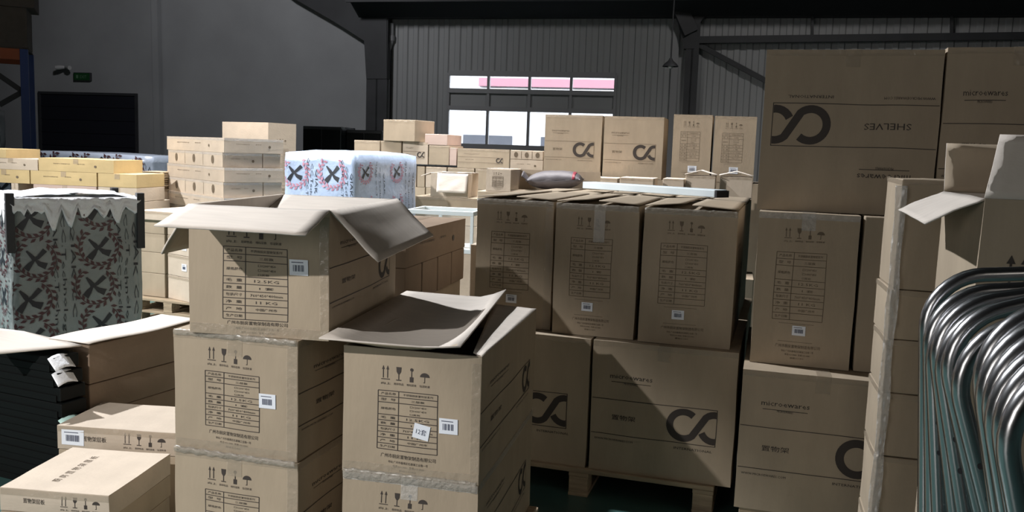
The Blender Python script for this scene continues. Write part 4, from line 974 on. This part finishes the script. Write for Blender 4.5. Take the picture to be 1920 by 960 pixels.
# glass fronted case behind it
Yv = 6.1; p, wd = span(764, 888, 392, Yv, 10); zt4 = p.z; zb4 = at(764, 470, Yv).z
t = thing('display_case', 'glass sided case with white rims behind the brown lit top box', 'case', (p.x, p.y, zb4), -math.radians(10)); hh = zt4-zb4
for i in range(2):
    mb = MB(); z = hh-.03 if i == 0 else 0
    mb.box((0, 0, z), (wd, .02, z+.03)); mb.box((0, .38, z), (wd, .40, z+.03)); mb.box((0, .02, z), (.02, .38, z+.03)); mb.box((wd-.02, .02, z), (wd, .38, z+.03)); mb.build('rim', 'board_white', t, .002)
for x in (0, wd*.48, wd-.02):
    mb = MB(); mb.box((x, 0, .03), (x+.02, .02, hh-.03)); mb.build('upright', 'board_white', t)
for y in (.008, .388):
    mb = MB(); mb.box((.02, y, .03), (wd-.02, y+.004, hh-.03)); mb.build('pane', 'glass', t)
carton('carton under the glass sided case', (p.x, p.y, 0), 10, wd, .4, zb4-.002, [], (), None, 'cardboard_pale', near=False)

# ================================================================== LOWER LEFT
# nearest flat cartons
def quad_box(label, FR, BR, BL, ztop, zbot, material='cardboard_pale', prints=None, tapes=('front',), n=1, tm='tape'):
    fr, br, bl = (at_z(*p_, ztop) for p_ in (FR, BR, BL)); wdir = (br-fr); d = wdir.length; a = math.degrees(math.atan2(wdir.x, wdir.y)); U, W = uvw(a)
    w = (br-bl).dot(U); o = fr - U*w
    return o, a, w, d
z1 = .30
o, a, w_, d_ = quad_box('', (205, 929), (318, 851), (140, 836), z1, 0)
k = Ink(); k2 = Ink(); k2.text('厨 房 置 物 架 层 板', 0, 0, .030, d_*.62, 2); k2.v = [(w_*.40 - y*1.0, d_*.2 + x) for x, y in k2.v]
carton('nearest flat carton with a blown out white top and grey lettering', (o.x, o.y, z1-.085), a, w_, d_, .085, [('front', print_strip(w_, .085, 1)), ('top', k2)], ('front',), None, 'cardboard_pale', tapemat='tape')
carton('flat carton directly beneath the nearest white topped one', (o.x, o.y, z1-.172), a, w_, d_, .085, [('front', print_strip(w_, .085, 2))], ('front',), None, 'cardboard')
carton('lowest flat carton under the nearest white topped one', (o.x, o.y, 0), a, w_, d_, z1-.174, [], (), None, 'cardboard')
z2 = .345; p0 = at_z(107, 797, z2); p1 = at_z(330, 812, z2); a2 = -math.degrees(math.atan2(p1.y-p0.y, p1.x-p0.x)); w2 = (p1-p0).length; pbk = at_z(186, 777, z2); U, W = uvw(a2); d2 = (pbk-p0).dot(W)
carton('second flat white topped carton with a grey sticker, further back', (p0.x, p0.y, z2-.10), a2, w2, max(.35, d2), .10, [('front', print_strip(w2, .10, 1))], ('front',), [('front', .02, .02, .10, .065)], 'cardboard_pale')
carton('flat carton beneath the second white topped one', (p0.x, p0.y, 0), a2, w2, max(.35, d2), z2-.102, [], (), None, 'cardboard')
# long cartons whose shaded side recedes to the right; dark brown carries its shade, a pale sheet the lit top
zM = .62; pc = at_z(156, 650, zM); pd = at_z(325, 612, zM); dv = pd-pc; aM = math.degrees(math.atan2(dv.x, dv.y)); U, W = uvw(aM); wM = .24; dM = dv.length*1.25
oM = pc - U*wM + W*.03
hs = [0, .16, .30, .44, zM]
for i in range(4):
    carton(['lowest long brown carton left of the foreground stack', 'second long brown carton left of the foreground stack', 'third long brown carton left of the foreground stack', 'top long brown carton with a bright top left of the foreground stack'][i],
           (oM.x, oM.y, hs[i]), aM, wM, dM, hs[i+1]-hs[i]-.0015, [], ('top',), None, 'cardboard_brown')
t = thing('carton_lid', 'pale sheet painting the lit top of the long brown carton left of the foreground stack', 'lid', (oM.x, oM.y, zM+.0015), -math.radians(aM))
mb = MB(); mb.sheet(lambda u, v: (-.006+(wM+.012)*u, -.006+(dM+.012)*v, .004+.004*math.sin(v*7+u)), 6, 20, .004); mb.build('lid', 'cardboard_inside', t)
# carton pile painted black for its shade under the bright left lid, with bits of film catching the light
zN = .60; e0 = at_z(150, 650, zN); e1 = at_z(-60, 668, zN); aN = -math.degrees(math.atan2(e0.y-e1.y, e0.x-e1.x)); U, W = uvw(aN); wN = (e0-e1).length
n = 9; hN = zN/n; U, W = uvw(aM); ordn = ['lowest', 'second', 'third', 'fourth', 'fifth', 'sixth', 'seventh', 'eighth', 'topmost']
for i in range(n):
    r = random.Random(i+5); sh = .0 + .085*(1-i/(n-1)) + r.uniform(-.014, .014)
    L_ = 1.15; q = pc + U*(sh-L_) - W*(.14+.004*(i % 3))
    t = thing('shaded_carton_end', 'black board for shaded carton ends, dark pile at the left, ' + ordn[i] + (' of the pile' if i in (0, 8) else ' from its bottom'), 'shelf panel', (q.x, q.y, hN*i), -math.radians(aM), 'black boards for shaded carton ends in the dark pile')
    mb = MB(); mb.box((0, 0, .004), (L_, .13, hN-.003)); mb.build('panel', 'black_plastic', t, .004)
    mb = MB(); mb.box((.0, -.006, .0), (L_-.02, -.0005, hN*.45)); mb.build('rim', 'black_plastic', t, .001)
    if i in (8, 7, 4, 3, 1):
        mb = MB(); s_ = (.05, .04, .075, .03, .09)[(8, 7, 4, 3, 1).index(i)]
        mb.sheet(lambda u, v: (L_-.012+s_*u, -.02+.10*v, hN-.004+.012*math.sin(v*3)-.05*u), 5, 4, .002); mb.build('film_tag', 'green_plastic' if i in (4, 1) else 'film_white', t)
# bright lid over the dark pile
A_, B_, C_, D_ = at_z(154, 648, zN+.03), at_z(-40, 667, zN+.03), at(-40, 612, (at_z(-40, 667, zN+.03).y+.25)), at(45, 622, e0.y+.28)
t = thing('cardboard_sheet', 'bright open carton lid lying over the dark pile at the left edge', 'cardboard sheet', A_)
mb = MB(); mb.sheet(lambda u, v: (A_.lerp(B_, u)).lerp(D_.lerp(C_, u), v) - A_, 8, 8, .006); mb.build('sheet', 'cardboard_inside', t)

# ================================================================== RACK AT THE UPPER LEFT
Yr = 12.4
t = thing('pallet_rack', 'blue and orange pallet rack at the upper left', 'rack', at(50, 262, Yr)*1.0)
t.location.z = 0; o = Vector(t.location); t.rotation_euler = (0, 0, .42)
ux = at(50, 150, Yr).x; zt5 = at(45, 10, Yr).z; hbz = at(20, 100, Yr).z
for y in (0, .9):
    mb = MB(); mb.box((-.05, y-.04, 0), (.05, y+.04, hbz+.06)); mb.build('upright', 'rack_blue', t, .004)
for y in (0, .9):
    mb = MB(); mb.box((-2.6, y-.03, hbz-.09), (-.05, y+.03, hbz+.06)); mb.build('beam', 'rack_orange', t, .004)
mb = MB(); pz = [at(0, 128, Yr), at(50, 172, Yr), at(22, 198, Yr)]
mb.bar((-.45, .03, pz[0].z), (-.03, .03, pz[1].z), .03, .07); mb.build('brace', 'frame_steel', t)
mb = MB(); mb.bar((-.03, .03, pz[1].z), (-.32, .03, pz[2].z), .03, .07); mb.build('brace', 'frame_steel', t)
mb = MB(); mb.box((-2.6, -.02, hbz+.061), (.04, .92, hbz+.08)); mb.build('deck', 'cardboard_dark', t)
z = hbz+.081; h_ = (at(30, 0, Yr).z+.6-z)
hz = at(30, 15, Yr).z-z; ra = -math.degrees(.42); U, W = uvw(ra)
for i in range(2):
    q = o - U*(.74*(i+1)-.06) - W*.06
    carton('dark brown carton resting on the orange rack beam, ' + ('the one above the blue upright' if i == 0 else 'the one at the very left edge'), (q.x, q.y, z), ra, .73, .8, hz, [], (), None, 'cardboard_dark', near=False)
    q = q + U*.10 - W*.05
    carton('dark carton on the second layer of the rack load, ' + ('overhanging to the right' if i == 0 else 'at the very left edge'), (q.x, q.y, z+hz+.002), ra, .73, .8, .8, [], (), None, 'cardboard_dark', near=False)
p = at(0, 205, Yr); t = bundle('grey film wrapped goods standing in the rack bay', (p.x-.85, o.y-.25, 0), -24, .85, .7, p.z, [], 'film', cap=False, amp=.03)
